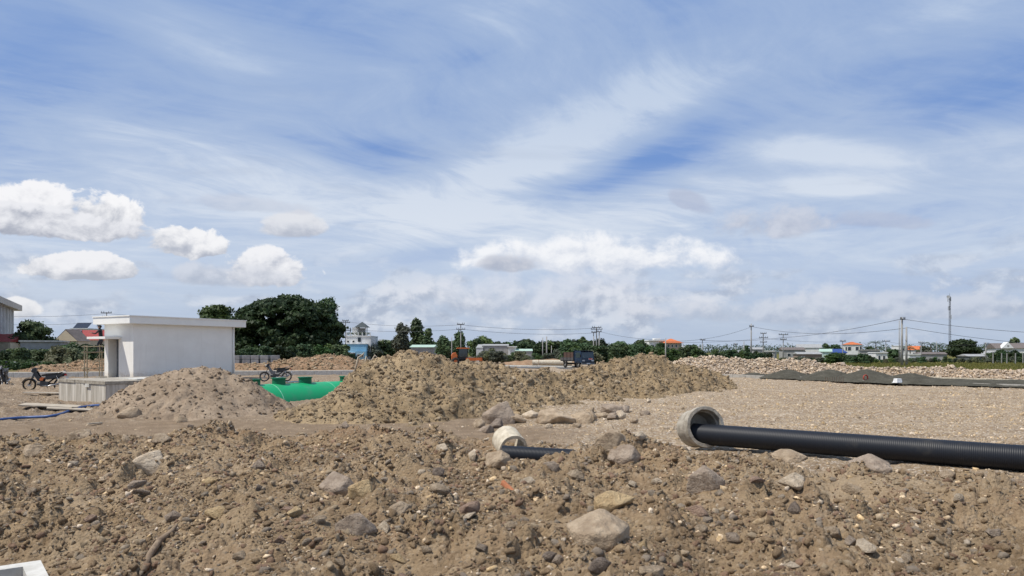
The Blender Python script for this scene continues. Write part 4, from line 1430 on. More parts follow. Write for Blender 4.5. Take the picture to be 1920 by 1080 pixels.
def small_site():
    # bamboo scaffold frame beside the hut
    c = at(175, 712, 44.2)
    g = float(surface([c.x], [c.y])[0])
    root = empty('scaffold_frame', (c.x, c.y, g), 0.35, 'thin bamboo scaffold frame beside the white hut', 'scaffold')
    mb = pm('bamboo', (0.42, 0.36, 0.25), (0.30, 0.25, 0.165), scale=6, rough=0.7)
    W = 0.40
    for sx in (-1, 1):
        for sy in (-1, 1):
            MB().tube([(sx * W, sy * W, -0.05), (sx * W * 0.98, sy * W, 2.15)], 0.032, 7).build('post', mb, root)
    for z in (0.75, 1.72, 2.05):
        for s in (-1, 1):
            MB().tube([(-W - 0.15, s * W * 1.06, z), (W + 0.15, s * W * 1.06, z + 0.02)], 0.024, 6).build('rail', mb, root)
            MB().tube([(s * W * 1.06, -W - 0.12, z + 0.05), (s * W * 1.06, W + 0.12, z + 0.05)], 0.024, 6).build('rail', mb, root)
    MB().tube([(-W, -W * 1.1, 0.2), (W, -W * 1.1, 1.6)], 0.02, 6).build('brace', mb, root)
    pl = MB().box(-W - 0.1, W + 0.35, -0.28, 0.28, 1.68, 1.715).build('plank', pm('old_plank', (0.33, 0.26, 0.18), scale=4, stretch=(1, 8, 1)), root)
    MB().tube([(W + 0.28, 0.2, -0.05), (W + 0.28, 0.2, 1.68)], 0.03, 7).build('post', mb, root)
    MB().tube([(W + 0.28, -0.2, -0.05), (W + 0.28, -0.2, 1.68)], 0.03, 7).build('post', mb, root)
    global SCAF
    SCAF = root
    # boards thrown down by the chamber
    mw = pm('weathered_board', (0.46, 0.40, 0.31), (0.30, 0.25, 0.19), scale=3, rough=0.9, stretch=(1, 6, 1))
    for i, (px, py, L_, W_, rz, tilt, lab) in enumerate(((95, 764, 1.5, 0.42, 0.15, 0.08, 'wide pale board lying in front of the concrete chamber'), (112, 769, 1.3, 0.30, -0.35, -0.10, 'short board tilted over another at the chamber foot'),
                                                         (135, 770, 1.2, 0.25, 0.5, 0.12, 'narrow grey board propped at the chamber foot'), (84, 739, 1.6, 0.3, 0.05, 0.03, 'dark board beside the motorbike wheel'),
                                                         (178, 797, 0.35, 0.07, 1.1, 0.0, 'small pale batten lying on the wheel track'))):
        p = cast(px, py, 14, 60)
        o = MB().box(-L_ / 2, L_ / 2, -W_ / 2, W_ / 2, 0, 0.03).build('board', mw, loc=(p.x, p.y, p.z + 0.03))
        o.rotation_euler = (tilt, tilt * 0.7, rz)
        tag(o, lab, 'board')
    # row of grey precast blocks in front of the big tree
    mg = pm('precast_block', (0.30, 0.305, 0.31), (0.22, 0.225, 0.23), scale=2, rough=0.9)
    first = None
    for i, px in enumerate((444, 463, 480, 498, 516)):
        p = at(px, 680, 84.0)
        if first is None:
            r = empty('precast_block', (p.x, p.y, p.z - 0.1), 0.05)
            MB().box(-0.42, 0.42, -0.5, 0.5, 0, 0.46).build('lower_half', mg, r, bevel=0.03)
            MB().box(-0.44, 0.44, -0.5, 0.5, 0.50, 0.93).build('upper_half', mg, r, bevel=0.03)
            MB().box(-0.30, 0.30, -0.4, 0.4, 0.44, 0.52).build('spacer', pm('dark_gap', (0.05, 0.05, 0.05)), r)
            first = r
        else:
            r = copy_tree(first)
            r.location = (p.x, p.y, p.z - 0.1)
            r.rotation_euler = (0, 0, random.uniform(-0.15, 0.2))
        tag(r, 'grey precast concrete block in the row before the big dark tree', 'concrete block', 'row of grey precast blocks')
    # ground the blocks stand on
    xs, ys = np.arange(-36, -22, 0.5), np.arange(79, 92, 0.5)
    X, Yg = np.meshgrid(xs, ys)
    zt = at(480, 680, 84.0).z - 0.08
    e = np.minimum(sm(X, -36, -34) * (1 - sm(X, -25, -23)), sm(Yg, 79, 82) * (1 - sm(Yg, 88, 91)))
    z = 0.2 + (zt - 0.2) * e + 0.05 * fbm(X, Yg, 3, 7) * e
    o = mesh_np('earth_bank', np.stack([X.ravel(), Yg.ravel(), z.ravel()], 1), grid_faces(len(ys), len(xs)), M_RED, smooth=True)
    tag(o, 'low earth bank under the row of grey precast blocks', 'ground', kind='structure')
    # pale branches on the heap
    mr = pm('bleached_branch', (0.48, 0.42, 0.33), (0.36, 0.30, 0.22), scale=5)
    for pts, lab in ((((664, 677), (672, 670), (680, 665), (683, 661)), 'bleached forked branch stuck in the clay heap'), (((682, 662), (687, 668), (694, 675)), 'bleached bent branch stuck in the clay heap'),
                     (((692, 661), (703, 666), (712, 673)), 'thin bleached twig arching over the clay heap')):
        P = [at(px, py, 25.2) for px, py in pts]
        zz = surface(np.array([p.x for p in P]), np.array([p.y for p in P]))
        P[0].z = min(P[0].z, zz[0]) - 0.05
        P[-1].z = P[-1].z if lab.startswith('bleached forked') else zz[-1] - 0.05
        o = MB().tube(P, [0.035, 0.03, 0.024, 0.012][:len(P)], 7).build('branch', mr, smooth=True)
        tag(o, lab, 'branch')


small_site()


# ------------------------------------------------------------------ road with gravel heaps on the right
def road_right():
    F0, F1 = Vector((14.6, 51.2, 0)), Vector((29.0, 25.5, 0))
    d = (F1 - F0).normalized()
    nrm = Vector((-d.y, d.x, 0))
    B0, B1 = F0 + nrm * 7.0, F1 + nrm * 7.0
    n = 60
    vs = []
    for i in range(n + 1):
        a, b = F0.lerp(F1, i / n), B0.lerp(B1, i / n)
        for j in range(13):
            q = a.lerp(b, j / 12)
            vs.append((q.x, q.y, 0.15 + 0.02 * math.sin(i * 2.1 + j)))
    o = mesh_np('road', np.array(vs), grid_faces(n + 1, 13), M_CHIP, smooth=True)
    tag(o, 'strip of dark chippings for the new road', 'road', kind='structure')
    kerb_blocks('kerb', F0, F1, 0.25, 0.22, 1.0, pm('dark_kerb', (0.38, 0.36, 0.32), (0.27, 0.25, 0.22), scale=3, rough=0.9), 'grey kerb along the near side of the chippings road')
    kerb_blocks('kerb', B0, B1, 0.25, 0.22, 1.0, M_CONCB, 'pale kerb between the chippings road and the rubble bank')
    heaps = [((1408, 702, 50.6), (1415, 699, 50.3), (1422, 702, 50.0), 0.22, 'low grey gravel heap at the far end of the row'),
             ((1472, 696, 47.2), (1477, 693, 46.9), (1482, 696, 46.6), 0.36, 'grey gravel heap second from the far end of the row'),
             ((1551, 695, 44.2), (1555, 692.5, 44.0), (1560, 695, 43.8), 0.38, 'steep grey gravel heap behind the rusty rebar stakes'),
             ((1616, 697, 42.2), (1625, 693, 41.9), (1634, 697, 41.6), 0.34, 'broad grey gravel heap behind the red hose loop'),
             ((1697, 703, 39.8), (1706, 700, 39.5), (1715, 703, 39.2), 0.28, 'rounded grey gravel heap beside the white tub'),
             ((1765, 711, 38.2), (1840, 712, 37.2), (1990, 713, 35.0), 0.15, 'long low grey gravel windrow running on from the heaps')]
    for i, (a, b, c, sl, lab) in enumerate(heaps):
        rp = ridge([a, b, c])
        fn = (lambda rp, sl, i: (lambda x, y: np.maximum(ridge_h(x, y, rp, sl) + 0.03 * fbm(x / 0.8, y / 0.8, 3, 700 + i) + 0.015 * clods(x, y, 0.12, 710 + i), -1)))(rp, sl, i)
        xs = np.arange(min(p[0] for p in rp) - 3.0, max(p[0] for p in rp) + 3.0, 0.06)
        ys = np.arange(min(p[1] for p in rp) - 3.0, max(p[1] for p in rp) + 3.0, 0.06)
        X, Yg = np.meshgrid(xs, ys)
        h = fn(X.ravel(), Yg.ravel())
        f = grid_faces(len(ys), len(xs))
        f = f[(h > 0.12)[f].any(1)]
        used = np.unique(f)
        idx = np.full(len(h), -1)
        idx[used] = np.arange(len(used))
        o = mesh_np('gravel_heap', np.stack([X.ravel(), Yg.ravel(), np.maximum(h, 0.08)], 1)[used], idx[f], M_CHIP, smooth=True)
        tag(o, lab, 'gravel heap')
    # white tub, rebar, red hose loop, dark gap slab
    p = at(1683, 718, 38.2)
    root = empty('plastic_tub', (p.x, p.y, 0.16), 0.3, 'upturned white plastic tub beside the gravel heaps', 'tub')
    mw = pm('white_plastic', (0.78, 0.78, 0.77), rough=0.5)
    vs = [(-.24, -.2, 0), (.24, -.2, 0), (.24, .2, 0), (-.24, .2, 0), (-.19, -.15, .26), (.19, -.15, .26), (.19, .15, .26), (-.19, .15, .26)]
    MB().add(vs, ((0, 3, 2, 1), (4, 5, 6, 7), (0, 1, 5, 4), (1, 2, 6, 5), (2, 3, 7, 6), (3, 0, 4, 7))).build('body', mw, root, bevel=0.015)
    MB().box(-.27, .27, -.23, .23, 0.0, 0.035).build('rim', mw, root)
    root.scale = (0.75, 0.75, 0.85)
    p = at(1623, 716, 40.3)
    root = empty('hose_loop', (p.x, p.y, 0.18), 0.2, 'red hose loop standing by the gravel heap', 'hose')
    MB().torus((0, 0, 0.17), (0.15, -1, 0), 0.145, 0.035, 28, 8).build('loop', pm('red_hose', (0.42, 0.06, 0.035), (0.30, 0.05, 0.03), rough=0.5), root, smooth=True)
    MB().box(-0.14, 0.14, -0.06, 0.06, 0.0, 0.04).build('foot_block', M_CONCL, root)
    ms = pm('rusty_steel', (0.14, 0.085, 0.055), (0.09, 0.06, 0.045), scale=20)
    st = None
    for i in range(9):
        px = 1548 + i * 4.1
        p = at(px, 720, 41.3 - 0.18 * i)
        if st is None:
            st = MB().tube([(0, 0, -0.15), (0.01, 0, 0.36)], 0.012, 6).build('rebar_stake', ms)
            o = st
        else:
            o = bpy.data.objects.new('rebar_stake', st.data)
            COL.objects.link(o)
        o.location = (p.x, p.y, float(ground([p.x], [p.y])[0]))
        o.rotation_euler = (random.uniform(-.06, .06), random.uniform(-.06, .06), 0)
        tag(o, 'upright rusty rebar stake in the row before the gravel heaps', 'rebar', 'row of rebar stakes')
    # far road behind the saddle of the clay heap
    A, Bq = Vector((-8.0, 97.0, 0)), Vector((16.0, 75.0, 0))
    dd = (Bq - A).normalized()
    nn = Vector((dd.y, -dd.x, 0))
    vs = []
    for i in range(31):
        a = A.lerp(Bq, i / 30)
        for j in range(5):
            q = a + nn * (j * 1.6)
            vs.append((q.x, q.y, 0.02 + float(ground([q.x], [q.y])[0])))
    o = mesh_np('road', np.array(vs), grid_faces(31, 5), pm('old_asphalt', (0.13, 0.125, 0.12), (0.09, 0.088, 0.084), scale=2, rough=0.9), smooth=True)
    tag(o, 'grey asphalt road behind the clay heap', 'road', kind='structure')
    kerb_blocks('kerb', A, Bq, 0.3, 0.17, 1.5, M_CONCL, 'pale kerb of the asphalt road behind the clay heap')
    # concrete pipes by the truck
    for px0, px1, lab in ((998, 1009.5, 'short buff concrete pipe piece at the end of the long pipe'), (1010.5, 1072, 'long buff concrete pipe lying behind the blue truck')):
        a, b = at(px0, 685, 93.0), at(px1, 685, 93.0)
        R = 0.36
        g = 0.06
        o = MB().lathe([(R, 0), (R, (b - a).length), (R - 0.06, (b - a).length), (R - 0.06, 0)], (a.x, a.y, g + R - 0.03), (1, 0.02, 0), 32).build('concrete_pipe', M_CONCB, smooth=False)
        tag(o, lab, 'concrete pipe')


road_right()

# ------------------------------------------------------------------ motorbikes
M_BLACK = pm('black_paint', (0.018, 0.018, 0.020), rough=0.35, spec=0.5)
M_RUBBER = pm('tyre_rubber', (0.022, 0.021, 0.020), (0.05, 0.045, 0.04), scale=6, rough=0.9)
M_CHROME = pm('dull_chrome', (0.45, 0.45, 0.45), (0.3, 0.3, 0.3), metal=1.0, rough=0.35)
M_ORANGE = pm('orange_paint', (0.62, 0.16, 0.04), (0.5, 0.12, 0.03), rough=0.45, spec=0.4)
M_SEAT = pm('seat_vinyl', (0.025, 0.025, 0.026), rough=0.6)


def motorbike(panel, shield, hub, accent=None, name='motorbike'):
    """front towards -x, wheels on z = 0"""
    root = empty(name, (0, 0, 0))
    for x, rim in ((-0.62, hub), (0.62, M_CHROME)):
        w = MB().torus((x, 0, 0.28), (0, 1, 0), 0.245, 0.036, 32, 8).build('wheel', M_RUBBER, root, smooth=True)
        m = MB().torus((x, 0, 0.28), (0, 1, 0), 0.212, 0.014, 28, 6)
        m.build('rim', rim, w, smooth=True)
        m = MB()
        for i in range(12):
            t = i * math.pi / 6
            m.tube([(x, 0.02 * (-1) ** i, 0.28), (x + 0.21 * math.cos(t), 0, 0.28 + 0.21 * math.sin(t))], 0.0035, 4)
        m.tube([(x, -0.05, 0.28), (x, 0.05, 0.28)], 0.055, 14)
        m.build('spokes', M_CHROME, w)
    for s in (-1, 1):
        MB().tube([(-0.62, s * 0.065, 0.28), (-0.52, s * 0.065, 0.55), (-0.40, s * 0.06, 0.86)], 0.022, 8).build('fork', M_BLACK, root, smooth=True)
        MB().tube([(0.62, s * 0.08, 0.30), (0.50, s * 0.10, 0.66)], 0.026, 8).build('shock', M_CHROME, root, smooth=True)
        MB().tube([(-0.37, s * 0.05, 0.96), (-0.36, s * 0.2, 1.02), (-0.27, s * 0.32, 1.0)], [0.014, 0.014, 0.02], 8).build('handlebar', M_BLACK, root, smooth=True)
        mi = MB().tube([(-0.36, s * 0.2, 1.02), (-0.40, s * 0.27, 1.18)], 0.007, 6)
        mi.lathe([(0.0, 0.0), (0.05, 0.0), (0.045, 0.02), (0.0, 0.025)], (-0.41, s * 0.28, 1.20), (-1, 0, 0.1), 12, False)
        mi.build('mirror', M_BLACK, root)
    m = MB()
    for i in range(7):
        pass
    arc = [(-0.62 + 0.31 * math.cos(t), 0.28 + 0.31 * math.sin(t)) for t in np.linspace(math.radians(20), math.radians(165), 12)]
    arc2 = [(-0.62 + 0.295 * math.cos(t), 0.28 + 0.295 * math.sin(t)) for t in np.linspace(math.radians(165), math.radians(20), 12)]
    MB().yprism(arc + arc2, -0.055, 0.055).build('front_fender', panel, root)
    arc = [(0.62 + 0.32 * math.cos(t), 0.28 + 0.32 * math.sin(t)) for t in np.linspace(math.radians(5), math.radians(130), 12)]
    arc2 = [(0.62 + 0.30 * math.cos(t), 0.28 + 0.30 * math.sin(t)) for t in np.linspace(math.radians(130), math.radians(5), 12)]
    MB().yprism(arc + arc2, -0.065, 0.065).build('rear_fender', M_BLACK, root)
    MB().tube([(-0.42, 0, 0.90), (-0.30, 0, 0.62), (-0.12, 0, 0.42), (0.15, 0, 0.38), (0.5, 0, 0.66)], 0.035, 8).build('frame', M_BLACK, root, smooth=True)
    MB().tube([(0.12, 0.04, 0.34), (0.62, 0.05, 0.28)], 0.03, 8).build('swing_arm', M_BLACK, root)
    e = MB().box(-0.16, 0.16, -0.12, 0.12, 0.20, 0.42)
    e.tube([(-0.30, 0, 0.32), (-0.10, 0, 0.30)], 0.07, 12)
    e.build('engine', pm('engine_metal', (0.12, 0.12, 0.12), (0.07, 0.07, 0.07), metal=0.6, rough=0.5), root)
    MB().tube([(-0.05, -0.12, 0.24), (0.2, -0.14, 0.22), (0.75, -0.15, 0.34)], [0.02, 0.03, 0.04], 10).build('exhaust', M_CHROME, root, smooth=True)
    for s in (-1, 1):
        MB().yprism([(-0.40, 0.86), (-0.34, 0.90), (-0.20, 0.66), (-0.02, 0.50), (-0.06, 0.40), (-0.24, 0.44), (-0.36, 0.62)], s * 0.13 - 0.012, s * 0.13 + 0.012).build('leg_shield', shield, root)
        MB().yprism([(-0.18, 0.52), (-0.10, 0.62), (0.0, 0.58), (-0.04, 0.46), (-0.14, 0.46)], s * 0.146 - 0.006, s * 0.146 + 0.006).build('badge_panel', accent or shield, root)
        MB().yprism([(0.02, 0.50), (0.06, 0.66), (0.55, 0.74), (0.82, 0.80), (0.72, 0.66), (0.3, 0.54)], s * 0.115 - 0.01, s * 0.115 + 0.01).build('side_panel', panel, root)
    MB().yprism([(-0.14, 0.66), (-0.10, 0.73), (0.12, 0.78), (0.45, 0.80), (0.66, 0.86), (0.68, 0.81), (0.45, 0.72), (0.05, 0.67)], -0.12, 0.12).build('seat', M_SEAT, root, bevel=0.02)
    MB().tube([(0.55, -0.12, 0.80), (0.82, -0.12, 0.88), (0.84, 0.12, 0.88), (0.55, 0.12, 0.80)], 0.012, 6).build('grab_rail', M_CHROME, root)
    h = MB().yprism([(-0.54, 0.84), (-0.52, 0.96), (-0.42, 1.05), (-0.34, 1.03), (-0.34, 0.86), (-0.42, 0.80)], -0.10, 0.10).build('headlamp_cowl', panel, root, bevel=0.02)
    MB().lathe([(0.0, 0.02), (0.06, 0.0), (0.065, -0.03), (0.0, -0.03)], (-0.545, 0, 0.92), (-1, 0, 0.1), 14, False).build('headlamp', pm('lamp_glass', (0.6, 0.6, 0.58), rough=0.1, spec=0.6), h)
    MB().box(0.80, 0.86, -0.06, 0.06, 0.68, 0.76).build('tail_lamp', pm('red_lamp', (0.4, 0.02, 0.02), rough=0.2), root)
    MB().box(0.86, 0.92, -0.09, 0.09, 0.46, 0.62).build('number_plate', pm('plate_white', (0.7, 0.7, 0.68)), root)
    MB().tube([(0.0, 0.12, 0.24), (0.10, 0.28, 0.02)], 0.012, 6).build('side_stand', M_BLACK, root)
    return root


def bikes():
    def gz(p):
        return float(surface([p.x], [p.y])[0])
    p = at(84, 731, 33.0)
    b = motorbike(M_BLACK, M_BLACK, pm('tan_rim', (0.40, 0.27, 0.10), rough=0.5), M_ORANGE)
    b.location = (p.x, p.y, gz(p) + 0.02)
    b.rotation_euler = (-0.06, 0, 0.22)
    tag(b, 'black motorbike with an orange side badge parked beside the concrete chamber', 'motorbike')
    p = at(8, 724, 37.5)
    b = motorbike(M_BLACK, M_BLACK, M_CHROME)
    b.location = (p.x, p.y, gz(p) + 0.02)
    b.rotation_euler = (-0.10, 0, 2.0)
    tag(b, 'all black motorbike standing apart near the pale kerb', 'motorbike')
    p = at(517, 719, 43.0)
    b = motorbike(M_BLACK, pm('grey_paint', (0.16, 0.16, 0.165), rough=0.45), M_CHROME)
    b.location = (p.x, p.y, gz(p) + 0.02)
    b.rotation_euler = (-0.06, 0, 0.35)
    tag(b, 'dark motorbike with grey leg shield parked behind the green tank', 'motorbike')


bikes()


# ------------------------------------------------------------------ truck and roller
def truck():
    p = at(1084, 690, 81.0)
    phi = math.atan2(-0.88, 0.47)
    root = empty('dump_truck', (p.x, p.y, float(surface([p.x], [p.y])[0]) + 0.02), phi, 'dark blue dump truck with brown boarded bed standing behind the clay heap', 'truck')
    mb = pm('dark_blue_paint', (0.012, 0.030, 0.062), (0.01, 0.022, 0.045), rough=0.35, spec=0.5)
    mw = pm('brown_boards', (0.105, 0.060, 0.045), (0.07, 0.042, 0.034), scale=3, rough=0.9, stretch=(1, 1, 6))
    mg = pm('dark_glass', (0.05, 0.07, 0.075), rough=0.08, spec=0.7)
    mk = pm('chassis_black', (0.02, 0.02, 0.022), rough=0.7)
    W = 0.88
    # front is +x
    MB().box(-2.3, 1.5, -0.32, 0.32, 0.42, 0.60).build('chassis', mk, root)
    cab = MB()
    sec = [(0.55, 0.62), (2.0, 0.62), (2.08, 0.75), (2.06, 1.15), (1.86, 1.90), (1.70, 1.98), (0.62, 1.98), (0.55, 1.92)]
    cab.yprism(sec, -W, W)
    cab = cab.build('cab', mb, root, bevel=0.03)
    ws = MB().add([(2.075, -0.76, 1.20), (2.075, 0.76, 1.20), (1.905, 0.70, 1.82), (1.905, -0.70, 1.82)], [(0, 1, 2, 3)])
    ws.add([(2.05, -0.76, 1.20), (2.05, 0.76, 1.20), (1.88, 0.70, 1.82), (1.88, -0.70, 1.82)], [(3, 2, 1, 0)])
    ws.build('windscreen', mg, cab)
    MB().box(1.58, 2.02, -W + 0.04, W - 0.04, 1.985, 2.03).build('sun_visor', mk, cab)
    for s in (-1, 1):
        MB().yprism([(0.85, 1.22), (1.80, 1.22), (1.68, 1.80), (0.85, 1.80)], s * (W + 0.004) - 0.008, s * (W + 0.004) + 0.008).build('side_window', mg, cab)
        dr = MB().yprism([(0.80, 0.72), (1.50, 0.72), (1.78, 1.16), (0.80, 1.16)], s * (W + 0.006) - 0.008, s * (W + 0.006) + 0.008).build('door', mb, cab)
        MB().box(0.88, 1.02, s * (W + 0.02) - 0.01, s * (W + 0.02) + 0.01, 1.06, 1.10).build('handle', M_CHROME, dr)
        MB().box(2.03, 2.10, s * 0.62 - 0.16, s * 0.62 + 0.16, 0.80, 0.96).build('headlight', pm('lamp_glass', (0.6, 0.6, 0.58), rough=0.1, spec=0.6), cab)
        MB().tube([(1.9, s * W, 1.6), (2.05, s * (W + 0.15), 1.62), (2.05, s * (W + 0.15), 1.25)], 0.012, 6).build('mirror_arm', mk, cab)
        MB().box(2.03, 2.07, s * (W + 0.15) - 0.07, s * (W + 0.15) + 0.07, 1.25, 1.55).build('mirror', mk, cab)
    MB().box(2.0, 2.16, -W, W, 0.42, 0.66).build('bumper', pm('grey_bumper', (0.12, 0.13, 0.14), rough=0.6), root)
    pl = MB().box(2.075, 2.092, 0.05, 0.62, 0.98, 1.16).build('banner', pm('red_white_banner', (0.62, 0.08, 0.05), (0.7, 0.66, 0.62), scale=9, rough=0.6, lo=0.42, hi=0.5), cab)
    MB().box(2.162, 2.175, -0.24, 0.24, 0.48, 0.60).build('number_plate', pm('plate_white', (0.7, 0.7, 0.68)), root)
    # bed
    MB().box(-2.45, 0.45, -0.92, 0.92, 0.78, 0.90).build('bed_floor', mk, root)
    for s in (-1, 1):
        sd = MB().box(-2.45, 0.45, s * 0.90 - 0.025, s * 0.90 + 0.025, 0.90, 1.22).build('bed_side', pm('grey_steel', (0.09, 0.085, 0.085), rough=0.6), root)
        for k in range(3):
            MB().box(-1.75 - 0.0, 0.43, s * 0.90 - 0.02, s * 0.90 + 0.02, 1.235 + k * 0.205, 1.43 + k * 0.205).build('board', mw, sd)
        for x in (-1.73, -1.0, -0.28, 0.40):
            MB().box(x - 0.03, x + 0.03, s * 0.935 - 0.012, s * 0.935 + 0.012, 0.9, 1.88).build('stake', mk, sd)
        MB().yprism([(-1.95, 0.62), (-1.85, 0.82), (-1.6, 0.90), (-1.3, 0.82), (-1.2, 0.62), (-1.26, 0.62), (-1.36, 0.77), (-1.6, 0.84), (-1.8, 0.77), (-1.89, 0.62)], s * 0.80 - 0.12, s * 0.80 + 0.12).build('mudguard', pm('grey_steel', (0.09, 0.085, 0.085)), root)
        MB().yprism([(0.9, 0.5), (1.0, 0.78), (1.25, 0.88), (1.55, 0.78), (1.68, 0.5), (1.62, 0.5), (1.5, 0.74), (1.25, 0.83), (1.05, 0.74), (0.96, 0.5)], s * 0.86 - 0.05, s * 0.86 + 0.05).build('wheel_arch', mk, root)
        for x in (-1.58, 1.28):
            w = MB().torus((x, s * 0.78, 0.37), (0, 1, 0), 0.27, 0.10, 28, 10).build('wheel', M_RUBBER, root, smooth=True)
            MB().lathe([(0.0, 0.02), (0.08, 0.05), (0.10, 0.0), (0.20, -0.02), (0.21, 0.05), (0.22, 0.0), (0.22, -0.08), (0.0, -0.08)], (x, s * 0.80, 0.37), (0, s, 0), 20, False).build('rim', pm('wheel_grey', (0.30, 0.29, 0.27), rough=0.6), w)
    MB().box(0.42, 0.50, -0.90, 0.90, 0.9, 2.02).build('headboard', mb, root)
    MB().box(0.44, 1.25, -0.86, 0.86, 2.02, 2.06).build('cab_guard', mb, root)
    MB().box(-2.47, -2.43, -0.9, 0.9, 0.9, 1.25).build('tailgate', pm('grey_steel', (0.09, 0.085, 0.085)), root)
    root.scale = (0.93, 0.93, 0.93)
    MB().tube([(1.4, -0.3, 2.0), (1.05, -0.34, 2.45)], 0.010, 5).build('aerial', mk, root)


truck()


def roller():
    p = at(868, 690, 98.0)
    root = empty('road_roller', (p.x, p.y, 0.0), 0.12, 'orange road roller with glazed cab behind the clay heap', 'roller')
    mk = pm('chassis_black', (0.02, 0.02, 0.022), rough=0.7)
    ml = pm('drum_steel', (0.36, 0.31, 0.25), (0.24, 0.2, 0.16), rough=0.7)
    mg = pm('dark_glass', (0.05, 0.07, 0.075), rough=0.08, spec=0.7)
    MB().yprism([(-1.5, 0.75), (-1.55, 1.3), (-1.35, 1.62), (-0.95, 1.70), (-0.75, 1.30), (-0.72, 0.75)], -0.55, 0.55).build('engine_hood', M_ORANGE, root, bevel=0.05)
    MB().box(-1.5, 1.6, -0.42, 0.42, 0.55, 0.78).build('frame', mk, root)
    d = MB().tube([(1.0, -0.75, 0.58), (1.0, 0.75, 0.58)], 0.58, 36).build('drum', ml, root)
    MB().box(0.35, 2.45, -0.92, -0.80, 0.62, 0.98).build('drum_yoke', M_ORANGE, root)
    MB().box(0.35, 2.45, 0.80, 0.92, 0.62, 0.98).build('drum_yoke', M_ORANGE, root)
    MB().box(2.33, 2.50, -0.92, 0.92, 0.55, 1.0).build('front_bar', M_ORANGE, root)
    for s in (-1, 1):
        w = MB().torus((-1.0, s * 0.72, 0.52), (0, 1, 0), 0.36, 0.16, 28, 10).build('wheel', M_RUBBER, root, smooth=True)
        MB().tube([(-1.0, s * 0.66, 0.52), (-1.0, s * 0.80, 0.52)], 0.24, 18).build('rim', M_ORANGE, w)
    cab = MB().box(-0.62, 0.62, -0.62, 0.62, 0.78, 1.12).build('cab_base', mk, root)
    for sx in (-1, 1):
        for sy in (-1, 1):
            MB().box(sx * 0.58 - 0.04, sx * 0.58 + 0.04, sy * 0.58 - 0.04, sy * 0.58 + 0.04, 1.12, 2.18).build('post', mk, cab)
    for s in (-1, 1):
        MB().box(-0.53, 0.53, s * 0.58 - 0.008, s * 0.58 + 0.008, 1.13, 2.17).build('window', mg, cab)
        MB().box(s * 0.58 - 0.008, s * 0.58 + 0.008, -0.53, 0.53, 1.13, 2.17).build('window', mg, cab)
    MB().yprism([(-0.85, 2.18), (0.82, 2.18), (0.82, 2.26), (0.70, 2.33), (-0.72, 2.33), (-0.85, 2.26)], -0.72, 0.72).build('roof', M_ORANGE, root)
    MB().tube([(-0.9, 0.3, 1.66), (-0.9, 0.3, 2.1)], 0.04, 8).build('exhaust', mk, root)


roller()


